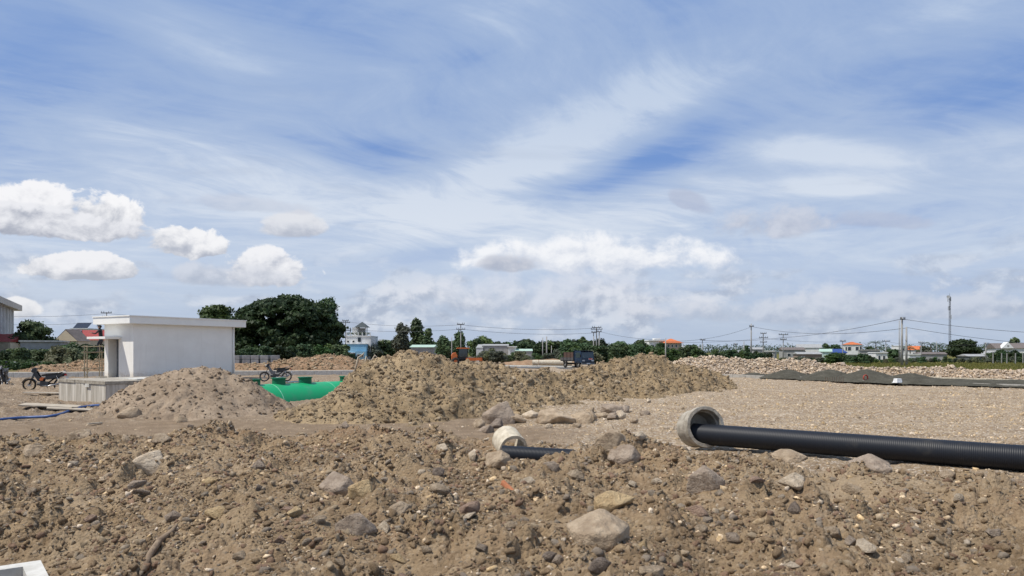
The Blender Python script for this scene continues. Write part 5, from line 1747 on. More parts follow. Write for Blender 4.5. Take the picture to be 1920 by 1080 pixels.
# ------------------------------------------------------------------ worker on the scaffold
def person():
    base = SCAF.matrix_basis @ Vector((0.42, 0.0, 1.715))
    root = empty('person', base, math.radians(8), 'person in dark clothes and cap on the scaffold reaching up to the hut roof', 'person')
    V, Ed, Rd = [], [], []

    def add(p, r, par=None):
        V.append(p)
        Rd.append(r)
        if par is not None: Ed.append((par, len(V) - 1))
        return len(V) - 1
    # facing -x/-y, arms raised towards the eave
    pel = add((0, 0, 0.80), (0.15, 0.12))
    bel = add((-0.02, 0, 0.97), (0.14, 0.11), pel)
    che = add((-0.05, 0, 1.17), (0.165, 0.12), bel)
    sho = add((-0.06, 0, 1.30), (0.12, 0.09), che)
    nek = add((-0.07, 0, 1.38), (0.052, 0.052), sho)
    hd0 = add((-0.09, 0, 1.44), (0.075, 0.085), nek)
    hd1 = add((-0.10, 0, 1.53), (0.085, 0.10), hd0)
    add((-0.10, 0, 1.61), (0.06, 0.07), hd1)
    add((-0.205, 0, 1.49), (0.016, 0.016), hd1)
    for s, kn, ft in ((1, (-0.10, 0.13, 0.43), (0.02, 0.14, 0.06)), (-1, (-0.16, -0.13, 0.44), (-0.06, -0.14, 0.06))):
        hp = add((0, s * 0.09, 0.74), (0.095, 0.095), pel)
        k = add(kn, (0.062, 0.062), hp)
        a = add(ft, (0.042, 0.042), k)
        add((ft[0] - 0.17, ft[1], 0.035), (0.038, 0.03), a)
    for s, el, wr, up in ((1, (-0.22, 0.27, 1.42), (-0.30, 0.24, 1.66), Vector((-0.1, -0.05, 1))), (-1, (-0.22, -0.28, 1.10), (-0.44, -0.22, 1.16), Vector((-1, 0.1, 0.2)))):
        sh = add((-0.06, s * 0.185, 1.30), (0.06, 0.06), sho)
        e = add(el, (0.045, 0.045), sh)
        w = add(wr, (0.028, 0.028), e)
        up = up.normalized()
        side = up.cross(Vector((0, 0.3, 1)) if abs(up.z) < 0.8 else Vector((1, 0, 0))).normalized()
        pm_ = Vector(wr) + up * 0.06
        pal = add(tuple(pm_), (0.034, 0.02), w)
        for k in range(4):
            o = side * (0.024 * (k - 1.5))
            f1 = pm_ + up * 0.04 + o
            i1 = add(tuple(f1), (0.009, 0.009), pal)
            i2 = add(tuple(f1 + up * (0.030 - 0.004 * abs(k - 1.5))), (0.008, 0.008), i1)
            add(tuple(f1 + up * 0.045 + side.cross(up) * 0.018), (0.007, 0.007), i2)
        t1 = add(tuple(Vector(wr) + up * 0.03 + side * 0.04), (0.010, 0.010), pal)
        add(tuple(Vector(wr) + up * 0.06 + side * 0.058), (0.008, 0.008), t1)
    me = bpy.data.meshes.new('body')
    me.from_pydata(V, Ed, [])
    o = bpy.data.objects.new('body', me)
    COL.objects.link(o)
    o.parent = root
    md = o.modifiers.new('skin', 'SKIN')
    for i, sv in enumerate(me.skin_vertices[0].data):
        sv.radius = Rd[i]
        sv.use_root = (i == 0)
    o.modifiers.new('sub', 'SUBSURF').levels = 1
    o.modifiers['sub'].render_levels = 1
    # clothes and skin told apart by height on the body: skin on face and hands only
    m = bpy.data.materials.new('clothed_body')
    nt, b = nodes_of(m)
    E.tree = nt
    tc = nt.nodes.new('ShaderNodeTexCoord')
    sp = nt.nodes.new('ShaderNodeSeparateXYZ')
    nt.links.new(tc.outputs['Object'], sp.inputs[0])
    x_, y_, z_ = (E(sp.outputs[i]) for i in range(3))
    face = sstep(z_, 1.40, 1.41) * sstep(x_, -0.10, -0.11) * sstep(E.m('ABSOLUTE', y_), 0.13, 0.12)
    hand = emax(sstep(z_, 1.66, 1.68) * sstep(y_, 0.1, 0.11), sstep(x_, -0.44, -0.46))
    c = emix(sstep(z_, 0.84, 0.86), (0.030, 0.032, 0.042), (0.020, 0.021, 0.025))
    c = emix(emax(face, hand), c, (0.42, 0.26, 0.18))
    nt.links.new(c, b.inputs['Base Color'])
    b.inputs['Roughness'].default_value = 0.85
    me.materials.append(m)
    hr = MB()
    v, f = ICO[2]
    vs = [(-0.085 + 0.115 * q[0], 0.098 * q[1], 1.545 + 0.105 * q[2]) for q in v if True]
    keep = [tuple(int(i) for i in t) for t in f if all(v[i][2] > -0.25 or v[i][0] > 0.2 for i in t)]
    hr.add(vs, keep)
    hr.build('cap', pm('dark_cap', (0.03, 0.028, 0.03), rough=0.9), root, smooth=True)
    MB().box(-0.27, -0.16, -0.075, 0.075, 1.565, 1.58).build('cap_peak', pm('dark_cap', (0.03, 0.028, 0.03)), root)
    for s in (-1, 1):
        MB().tube([(-0.09, s * 0.088, 1.49), (-0.09, s * 0.108, 1.50)], 0.022, 8).build('ear', pm('skin', (0.42, 0.26, 0.18), rough=0.6), root)
        MB().tube([(-0.178, s * 0.034, 1.525), (-0.192, s * 0.034, 1.525)], 0.010, 8).build('eye', pm('dark_eye', (0.02, 0.015, 0.012), rough=0.3), root)
    MB().box(-0.192, -0.180, -0.028, 0.028, 1.435, 1.445).build('mouth', pm('lips', (0.30, 0.13, 0.10)), root)


person()


# ------------------------------------------------------------------ vegetation
LEAF = {
    'rain': leaf_mat('rain_tree_leaf', (0.016, 0.032, 0.012), (0.036, 0.062, 0.020), 0.5),
    'mid': leaf_mat('broad_leaf', (0.042, 0.074, 0.032), (0.092, 0.136, 0.056), 0.5),
    'grey': leaf_mat('greyish_leaf', (0.070, 0.085, 0.058), (0.120, 0.130, 0.092), 0.8),
    'lush': leaf_mat('fresh_leaf', (0.040, 0.080, 0.022), (0.090, 0.145, 0.040), 0.8),
    'dry': leaf_mat('pale_scrub_leaf', (0.105, 0.115, 0.060), (0.175, 0.175, 0.095), 0.8),
    'far': leaf_mat('far_wood_leaf', (0.055, 0.080, 0.058), (0.090, 0.118, 0.085), 0.05),
}
M_BARK = pm('bark', (0.16, 0.125, 0.09), (0.09, 0.07, 0.05), scale=3, rough=0.95, stretch=(3, 3, 0.6))


def leaf_cloud(lobes, n, leaf, r, shell=0.55, up=0.35):
    """leaf faces spread through the outer part of each lobe; lobes = (cx,cy,cz,rx,ry,rz)"""
    lb = np.array(lobes, float)
    wgt = (lb[:, 3] * lb[:, 4] + lb[:, 3] * lb[:, 5] + lb[:, 4] * lb[:, 5])
    k = r.choice(len(lb), n, p=wgt / wgt.sum())
    d = r.normal(size=(n, 3))
    d /= np.linalg.norm(d, axis=1)[:, None]
    rad = shell + (1 - shell) * r.random(n) ** 0.6
    rad *= 1 + 0.16 * r.normal(size=n)
    c = lb[k, :3] + d * rad[:, None] * lb[k, 3:6]
    nm = d + r.normal(size=(n, 3)) * 0.6
    nm[:, 2] += up
    nm /= np.linalg.norm(nm, axis=1)[:, None]
    a = np.cross(nm, r.normal(size=(n, 3)))
    a /= np.linalg.norm(a, axis=1)[:, None]
    b = np.cross(nm, a)
    s = leaf * (0.6 + 0.8 * r.random(n))[:, None]
    w = s * (0.45 + 0.25 * r.random(n))[:, None]
    v = np.stack([c - a * s, c + b * w - nm * 0.12 * s, c + a * s * 0.95, c - b * w - nm * 0.12 * s], 1).reshape(-1, 3)
    return v, np.arange(4 * n).reshape(n, 4)


def tree_mesh(name, W, H, kind, leaf, n, seed, trunk=0.35, lob=9, style='round', mat=None):
    """an unlinked tree: (crown data, trunk data) sized W wide, H tall"""
    r = np.random.default_rng(seed)
    lobes = []
    ch = H * (1 - trunk)
    if style == 'dome':
        for i in range(170):
            th, u = r.uniform(0, 6.28), r.random() ** 0.55
            x, y = math.cos(th) * u * W * 0.47, math.sin(th) * u * W * 0.47
            z = H * 0.26 + (H * 0.70) * math.sqrt(max(0, 1 - u * u)) * (0.88 + 0.12 * r.random())
            lobes.append((x, y, z, W * r.uniform(.045, .085), W * r.uniform(.045, .085), H * r.uniform(.03, .06)))
        for i in range(110):
            th, u = r.uniform(0, 6.28), r.random() ** 0.5
            lobes.append((math.cos(th) * u * W * .44, math.sin(th) * u * W * .44, H * (0.12 + 0.62 * r.random() * math.sqrt(max(0.05, 1 - u * u))), W * .075, W * .075, H * .075))
        for i in range(60):
            th, u = r.uniform(0, 6.28), 0.75 + 0.25 * r.random()
            lobes.append((math.cos(th) * u * W * .46, math.sin(th) * u * W * .46, H * r.uniform(.10, .45), W * .06, W * .06, H * .06))
    else:
        for i in range(lob):
            th = r.uniform(0, 6.28)
            u = math.sqrt(r.random())
            fz = r.random()
            if style == 'round':
                rr = 0.33 * W * math.sin(math.pi * (0.18 + 0.72 * fz))
            elif style == 'tall':
                rr = 0.30 * W * (1.05 - 0.7 * fz)
            else:
                rr = 0.38 * W * (1 - 0.5 * fz)
            s = r.uniform(0.13, 0.22)
            lobes.append((math.cos(th) * u * rr, math.sin(th) * u * rr, H * trunk + ch * (0.10 + 0.80 * fz), W * s, W * s, ch * r.uniform(.11, .20)))
        lobes.append((0, 0, H * trunk + ch * 0.45, W * 0.28, W * 0.28, ch * 0.38))
    v, f = leaf_cloud(lobes, n, leaf, r)
    v[:, 2] = np.maximum(v[:, 2], 0.02)
    crown = mesh_np('crown', v, f, mat or LEAF[kind])
    m = MB()
    tr = 0.028 * W + 0.03
    m.tube([(0, 0, -0.2), (0.02 * W, 0, H * 0.15), (0, 0.01 * W, H * (trunk + 0.25))], [tr * 1.3, tr, tr * 0.55], 9)
    for i in range(6):
        l = lobes[int(r.integers(0, len(lobes)))]
        m.tube([(0, 0, H * (trunk * 0.7 + 0.03 * i)), (l[0] * .5, l[1] * .5, (H * trunk + l[2]) * .5), (l[0], l[1], l[2])], [tr * .5, tr * .32, tr * .1], 6)
    tk = m.build('trunk', M_BARK, smooth=True)
    return crown, tk


def plant(name, parts, loc, scale=1.0, rz=0.0, label=None, cat='tree', group=None, first=False):
    root = empty(name, loc, rz, label, cat, group)
    root.scale = (scale, scale, scale) if not isinstance(scale, tuple) else scale
    for o in parts:
        q = o if o.users_collection and first else o.copy()
        if q is not o: COL.objects.link(q)
        q.parent = root
        q.name = o.name.split('.')[0]
    return root


def single_tree(name, px0, px1, ytop, Y, kind, label, z0=0.0, leaf=0.3, n=5000, seed=1, trunk=0.25, lob=12, style='round', group=None):
    W = (px1 - px0) / F * Y
    H = CAMZ + (HOR - ytop) / F * Y - z0
    parts = tree_mesh(name, W, H, kind, leaf, n, seed, trunk, lob, style)
    return plant(name, parts, ((px0 + px1) / 2 / F * Y - 960 / F * Y, Y, z0), 1.0, 0, label, 'tree', group, True)


def trees():
    single_tree('rain_tree', 428, 648, 553, 112, 'rain', 'huge dark domed tree behind the white hut', 0.2, 0.33, 42000, 3, 0.2, 12, 'dome')
    single_tree('tree', 356, 462, 574, 128, 'lush', 'lighter tree showing between the hut roof and the huge dark tree', 0.2, 0.35, 5000, 4, 0.25, 14)
    single_tree('tree', 570, 652, 566, 122, 'mid', 'tree with open top growing into the right side of the huge dark tree', 0, 0.34, 6000, 14, 0.12, 16, 'tall')
    single_tree('tree', 14, 104, 598, 100, 'mid', 'round green tree before the tall cream block', 0.2, 0.28, 7000, 5, 0.12, 16)
    single_tree('tree', 732, 776, 603, 135, 'grey', 'feathery grey green tree left of the green-roofed shed', 0, 0.30, 3500, 6, 0.18, 14, 'tall')
    single_tree('tree', 762, 806, 596, 138, 'mid', 'tall dark tree with tufted top behind the green-roofed shed', 0, 0.30, 4500, 7, 0.10, 12, 'tall')
    single_tree('tree', 778, 822, 618, 136, 'mid', 'bushy tree right of the tufted tree', 0, 0.32, 3600, 8, 0.08, 12)
    single_tree('tree', 812, 850, 634, 118, 'mid', 'low dark tree left of the orange roller', 0, 0.3, 3000, 9, 0.05, 12)
    single_tree('tree', 840, 880, 626, 135, 'mid', 'dark tree behind the orange roller cab', 0, 0.3, 3500, 10, 0.05, 12)
    single_tree('tree', 880, 914, 629, 150, 'mid', 'round tree left of the grey warehouse', 0, 0.3, 3200, 11, 0.05, 12)
    single_tree('tree', 972, 1010, 636, 165, 'mid', 'round tree behind the right end of the grey warehouse', 0, 0.3, 3000, 12, 0.05, 12)
    single_tree('tree', 1046, 1085, 638, 150, 'mid', 'spreading tree left of the blue truck cab', 0, 0.3, 3000, 13, 0.05, 12)
    single_tree('tree', 1080, 1114, 632, 160, 'mid', 'rounded taller tree just behind the blue truck', 0, 0.3, 3400, 15, 0.05, 12)
    single_tree('tree', 1128, 1180, 640, 140, 'mid', 'broad dark tree right of the triple poles', 0, 0.3, 4000, 16, 0.05, 14)
    single_tree('tree', 1176, 1226, 634, 145, 'mid', 'dark tree left of the orange-roofed house', 0, 0.3, 4000, 17, 0.05, 14)
    single_tree('tree', 1222, 1258, 644, 140, 'rain', 'low dark tree in front of the white house wall', 0, 0.3, 2800, 18, 0.05, 12)
    single_tree('tree', 1762, 1848, 638, 165, 'rain', 'wide domed tree beside the lattice mast', 0, 0.32, 7000, 19, 0.10, 16)
    single_tree('tree', 1885, 1920, 635, 190, 'mid', 'tree rising behind the white gabled house', 0, 0.35, 2800, 20, 0.1, 12)
    single_tree('tree', 1852, 1882, 648, 185, 'mid', 'dark tree left of the white gabled house', 0, 0.35, 2200, 21, 0.05, 12)
    single_tree('tree', 1535, 1560, 644, 190, 'mid', 'dark conical tree among the grey sheds', 0, 0.3, 1600, 22, 0.05, 10, 'tall')
    single_tree('tree', 1544, 1590, 648, 210, 'mid', 'spreading tree behind the blue shed', 0, 0.4, 2600, 23, 0.05, 12)
    single_tree('tree', 1386, 1412, 648, 150, 'mid', 'dark tree beside the tall far pole', 0, 0.3, 2200, 24, 0.05, 12)
    single_tree('tree', 1655, 1690, 653, 200, 'mid', 'rounded tree behind the white porch house', 0, 0.4, 2000, 25, 0.05, 12)
    single_tree('tree', 1620, 1645, 650, 215, 'mid', 'small tree behind the grey flat-roofed house', 0, 0.4, 1500, 26, 0.05, 10)
    single_tree('tree', 692, 712, 632, 200, 'mid', 'dark tree between the blue house and the stepped white house', 0, 0.35, 1800, 27, 0.05, 10)
    single_tree('tree', 1720, 1750, 650, 190, 'grey', 'greyish tree right of the far orange roof', 0, 0.35, 1800, 28, 0.05, 10)
    # shrubs: a few meshes, many plants
    kinds = []
    for i, (k, n) in enumerate((('mid', 1500), ('lush', 1500), ('grey', 1300), ('dry', 1300), ('rain', 1500), ('lush', 1300))):
        parts = tree_mesh('shrub', 2.4, 1.9, k, 0.12, n, 60 + i, 0.05, 11, 'shrub')
        parts[0].name = 'foliage'
        parts[1].name = 'stem'
        for o in parts: COL.objects.unlink(o)
        kinds.append(parts)
    q = random.Random(3)
    KW = ('green', 'fresh green', 'greyish', 'pale', 'dark', 'light green')

    def belt(px0, px1, step, Y0, Y1, h0, h1, ks, label, group, zf=None):
        px = px0
        while px < px1:
            Y = q.uniform(Y0, Y1)
            x = (px - 960) / F * Y
            h = q.uniform(h0, h1)
            s = h / 1.9
            z = zf(x, Y) if zf else float(ground([x], [Y])[0])
            kk = q.choice(ks)
            r = plant('shrub', kinds[kk], (x, Y, z), (s * q.uniform(0.9, 1.5), s * q.uniform(0.9, 1.4), s), q.uniform(0, 6.28), KW[kk] + ' ' + label, 'shrub', KW[kk] + ' ' + group)
            px += step * q.uniform(0.7, 1.3)
    belt(0, 200, 11, 76, 88, 1.4, 2.0, (0, 4, 0), 'shrub of the hedge before the low grey shed', 'hedge before the low shed')
    belt(95, 150, 12, 66, 70, 1.6, 2.4, (3, 2), 'leafy scrub bush at the reddish earth bank', 'pale bushes at the earth bank')
    belt(125, 215, 12, 80, 90, 1.9, 2.7, (0, 1, 4), 'tall bush behind the scaffold', 'tall bushes behind the scaffold')
    belt(0, 105, 9, 60, 64, 0.55, 0.9, (1, 0), 'low weed clump above the pale kerb', 'weed clumps above the kerb')
    belt(575, 660, 10, 88, 100, 1.6, 2.6, (0, 4, 1), 'bush at the foot of the huge dark tree', 'bushes under the huge tree')
    belt(440, 560, 14, 94, 102, 1.5, 2.6, (4, 4, 0), 'shaded bush behind the precast blocks', 'bushes behind the precast blocks')
    belt(690, 850, 9, 150, 175, 3.0, 4.8, (0, 2, 0), 'bush of the green belt behind the clay heap', 'green belt behind the clay heap')
    belt(905, 1120, 8, 106, 122, 1.2, 2.4, (2, 3, 1, 0), 'scrub bush in front of the grey warehouse', 'scrub before the warehouse')
    belt(890, 1120, 10, 150, 185, 3.6, 5.2, (0, 0, 1, 4), 'tall bush of the belt behind the warehouse', 'green belt behind the warehouse')
    belt(1060, 1310, 8, 112, 135, 2.0, 3.1, (0, 0, 1, 4), 'bush of the thicket behind the clay heap', 'thicket behind the clay heap')
    belt(1300, 1440, 8, 112, 135, 1.3, 2.2, (0, 0, 1, 4), 'bush of the low thicket behind the rubble bank', 'low thicket behind the rubble bank')
    belt(1440, 1930, 8, 112, 124, 0.55, 1.15, (1, 2, 3, 0, 2), 'scrub bush along the far edge of the grass field', 'scrub along the grass field')
    belt(1560, 1640, 10, 108, 114, 1.1, 1.7, (1, 0), 'taller bush before the grey houses', 'taller bushes before the houses')
    belt(1860, 1930, 12, 125, 135, 1.4, 2.4, (4, 0), 'bush before the white gabled house', 'dark bushes before the gabled house')
    # palms
    def palm(px, ytop, Y, label, seed):
        r = random.Random(seed)
        top = at(px, ytop, Y)
        H = top.z - 1.0
        root = empty('palm_tree', (top.x, Y, 0), 0, label, 'palm')
        MB().tube([(0, 0, -0.2), (0.1, 0, H * 0.5), (0, 0, H)], [0.17, 0.13, 0.10], 8).build('trunk', M_BARK, root, smooth=True)
        for i in range(15):
            th = i * 0.42 * math.pi + r.uniform(-.2, .2)
            el = r.uniform(0.1, 1.25)
            L_ = 2.3
            m = MB()
            d = Vector((math.cos(th), math.sin(th), 0))
            sd = Vector((-d.y, d.x, 0))
            P = []
            for k in range(8):
                t = k / 7
                P.append(Vector((0, 0, H)) + d * (L_ * t * math.cos(el * (1 - 0.3 * t))) + Vector((0, 0, L_ * (math.sin(el) * t - 0.75 * t * t))))
            m.tube(P, [0.03 - 0.003 * k for k in range(8)], 4)
            for k in range(1, 8):
                for s in (-1, 1):
                    l = 0.62 * (1 - 0.5 * abs(k / 7 - 0.4))
                    a = P[k]
                    b = a + sd * s * l + d * 0.25 - Vector((0, 0, 0.22))
                    m.add([a - d * 0.07, a + d * 0.07, b], [(0, 1, 2)])
            m.build('frond', LEAF['mid'], root)
    palm(1642, 636, 195, 'palm rising over the grey flat-roofed house', 1)
    palm(1745, 639, 185, 'leaning palm left of the lattice mast', 2)
    palm(1852, 641, 180, 'palm right of the wide domed tree', 3)
    palm(1706, 646, 190, 'short palm beside the paired poles', 4)
    palm(1762, 641, 205, 'palm close behind the lattice mast', 5)
    # far woodland seen as one mass
    r = np.random.default_rng(12)
    lobes = []
    for px in np.arange(-150, 2080, 4.0):
        Y = r.uniform(380, 520)
        top = 646 - 5 * math.exp(-((px - 1000) / 260) ** 2) + r.uniform(-1.5, 2.5)
        z = CAMZ + (HOR - top) / F * Y
        lobes.append(((px - 960) / F * Y, Y, z * 0.5, r.uniform(1.5, 3.0), 4.0, z * 0.5))
    v, f = leaf_cloud(lobes, 30000, 0.55, r, 0.5)
    o = mesh_np('woodland', v, f, LEAF['far'])
    tag(o, 'distant belt of woodland along the horizon', 'woodland', kind='stuff')
    # grass of the field
    n = 26000
    Yg = r.uniform(60, 112, n)
    X = r.uniform(0.36, 0.76, n) * Yg
    left = r.random(n) < 0.0
    h = r.uniform(0.10, 0.32, n)
    z0 = ground(X, Yg) - 0.02
    th = r.uniform(0, 6.28, n)
    w = 0.045
    dx, dy = np.cos(th) * w, np.sin(th) * w
    lean = r.normal(0, 0.08, (n, 2))
    v = np.stack([np.stack([X - dx, Yg - dy, z0], 1), np.stack([X + dx, Yg + dy, z0], 1), np.stack([X + lean[:, 0], Yg + lean[:, 1], z0 + h], 1)], 1).reshape(-1, 3)
    o = mesh_np('grass', v, np.arange(3 * n).reshape(n, 3), leaf_mat('field_grass', (0.10, 0.105, 0.025), (0.20, 0.17, 0.05), 0.3))
    tag(o, 'yellow green grass of the field behind the rubble bank', 'grass', kind='stuff')


trees()

# ------------------------------------------------------------------ houses
M_GLASS = pm('window_glass', (0.035, 0.045, 0.055), rough=0.1, spec=0.6)
M_TILE = pm('orange_tile', (0.60, 0.17, 0.055), (0.48, 0.13, 0.045), scale=2, rough=0.8, stretch=(4, 4, 1))
M_REDT = pm('red_sheet_roof', (0.33, 0.055, 0.045), (0.26, 0.045, 0.04), scale=1, rough=0.6, stretch=(6, 1, 1))
M_DARKT = pm('slate_roof', (0.055, 0.07, 0.075), (0.04, 0.05, 0.055), scale=2, rough=0.7)
M_GREYT = pm('grey_sheet_roof', (0.36, 0.36, 0.35), (0.27, 0.27, 0.26), scale=1, rough=0.7, stretch=(6, 1, 1))
M_BROWNT = pm('brown_roof', (0.17, 0.14, 0.125), (0.13, 0.11, 0.10), scale=2, rough=0.8)
M_CREAM = pm('cream_wall', (0.66, 0.56, 0.41), (0.58, 0.49, 0.36), scale=0.8, rough=0.9)
M_CREAM2 = pm('weathered_cream', (0.62, 0.57, 0.50), (0.50, 0.46, 0.40), scale=1.5, rough=0.9, stretch=(2, 2, 0.4))
M_GREYW = pm('grey_wall', (0.36, 0.355, 0.34), (0.28, 0.275, 0.265), scale=1.2, rough=0.9)
M_BLUEW = pm('sky_blue_wall', (0.24, 0.45, 0.60), (0.20, 0.39, 0.53), scale=1.0, rough=0.8)
M_WALLW = pm('far_white_wall', (0.72, 0.72, 0.70), (0.62, 0.62, 0.60), scale=1.0, rough=0.9)
M_MINT = pm('mint_wall', (0.50, 0.62, 0.56), (0.42, 0.54, 0.48), scale=1.0, rough=0.9)
M_BLUEP = pm('blue_sheet', (0.02, 0.055, 0.23), (0.016, 0.045, 0.18), scale=1.0, rough=0.5)
M_GREENR = pm('pale_green_sheet', (0.42, 0.55, 0.45), (0.35, 0.47, 0.38), scale=1.0, rough=0.6, stretch=(6, 1, 1))


def house(name, label, px0, px1, y_eave, Y, depth, wall, roof='flat', y_ridge=None, rmat=None, wins=(), rz=0.0, cat='house', over=0.35, z0=-0.2, door=None):
    W = (px1 - px0) / F * Y
    H = CAMZ + (HOR - y_eave) / F * Y - z0
    c = at((px0 + px1) / 2, HOR, Y)
    root = empty(name, (c.x, Y, z0), rz, label, cat)
    h = W / 2
    MB().box(-h, h, 0, depth, 0, H).build('wall', wall, root)
    if roof == 'flat':
        rf = MB().box(-h - over * .5, h + over * .5, -over, depth + over * .5, H, H + 0.18).build('roof', rmat or wall, root)
    else:
        RH = (y_eave - y_ridge) / F * Y
        o = over
        if roof == 'side':      # ridge runs left to right
            vs = [(-h - o, -o, H), (h + o, -o, H), (h + o, depth + o, H), (-h - o, depth + o, H), (-h - o, depth / 2, H + RH), (h + o, depth / 2, H + RH)]
            fs = [(0, 1, 5, 4), (2, 3, 4, 5), (1, 2, 5), (3, 0, 4), (0, 3, 2, 1)]
        elif roof == 'front':   # gable towards the viewer
            vs = [(-h - o, -o, H), (h + o, -o, H), (h + o, depth + o, H), (-h - o, depth + o, H), (0, -o, H + RH), (0, depth + o, H + RH)]
            fs = [(1, 2, 5, 4), (3, 0, 4, 5), (0, 1, 4), (2, 3, 5), (0, 3, 2, 1)]
        elif roof == 'mono':
            vs = [(-h - o, -o, H), (h + o, -o, H), (h + o, depth + o, H + RH), (-h - o, depth + o, H + RH), (-h - o, -o, H + 0.12), (h + o, -o, H + 0.12), (h + o, depth + o, H + RH + 0.12), (-h - o, depth + o, H + RH + 0.12)]
            fs = [(0, 3, 2, 1), (4, 5, 6, 7), (0, 1, 5, 4), (1, 2, 6, 5), (2, 3, 7, 6), (3, 0, 4, 7)]
            MB().add([(-h + .01, depth - .05, H), (h - .01, depth - .05, H), (h - .01, depth - .02, H + RH * .95), (-h + .01, depth - .02, H + RH * .95)], [(0, 1, 2, 3)]).build('back_wall', wall, root)
        else:                   # hip
            k = min(h, depth / 2) * 0.9
            vs = [(-h - o, -o, H), (h + o, -o, H), (h + o, depth + o, H), (-h - o, depth + o, H), (-h + k, depth / 2, H + RH), (h - k, depth / 2, H + RH)]
            fs = [(0, 1, 5, 4), (2, 3, 4, 5), (1, 2, 5), (3, 0, 4), (0, 3, 2, 1)]
        rf = MB().add(vs, fs).build('roof', rmat, root)
        if roof == 'front':
            MB().add([(-h, -o - .02, H + .02), (h, -o - .02, H + .02), (0, -o - .02, H + RH * .9)], [(0, 1, 2)]).build('gable', wall, root)
    for (fx, fz, w, hh) in wins:
        x, z = -h + fx * W, fz * H
        f = MB().box(x - w / 2, x + w / 2, -0.05, 0.02, z - hh / 2, z + hh / 2).build('window', M_WHITE2, root)
        MB().box(x - w / 2 + .06, x + w / 2 - .06, -0.062, -0.03, z - hh / 2 + .06, z + hh / 2 - .06).build('pane', M_GLASS, f)
    if door:
        x, w, hh = -h + door[0] * W, door[1], door[2]
        MB().box(x - w / 2, x + w / 2, -0.06, 0.02, 0.05, hh).build('door', pm('dark_door', (0.07, 0.06, 0.06)), root)
    return root


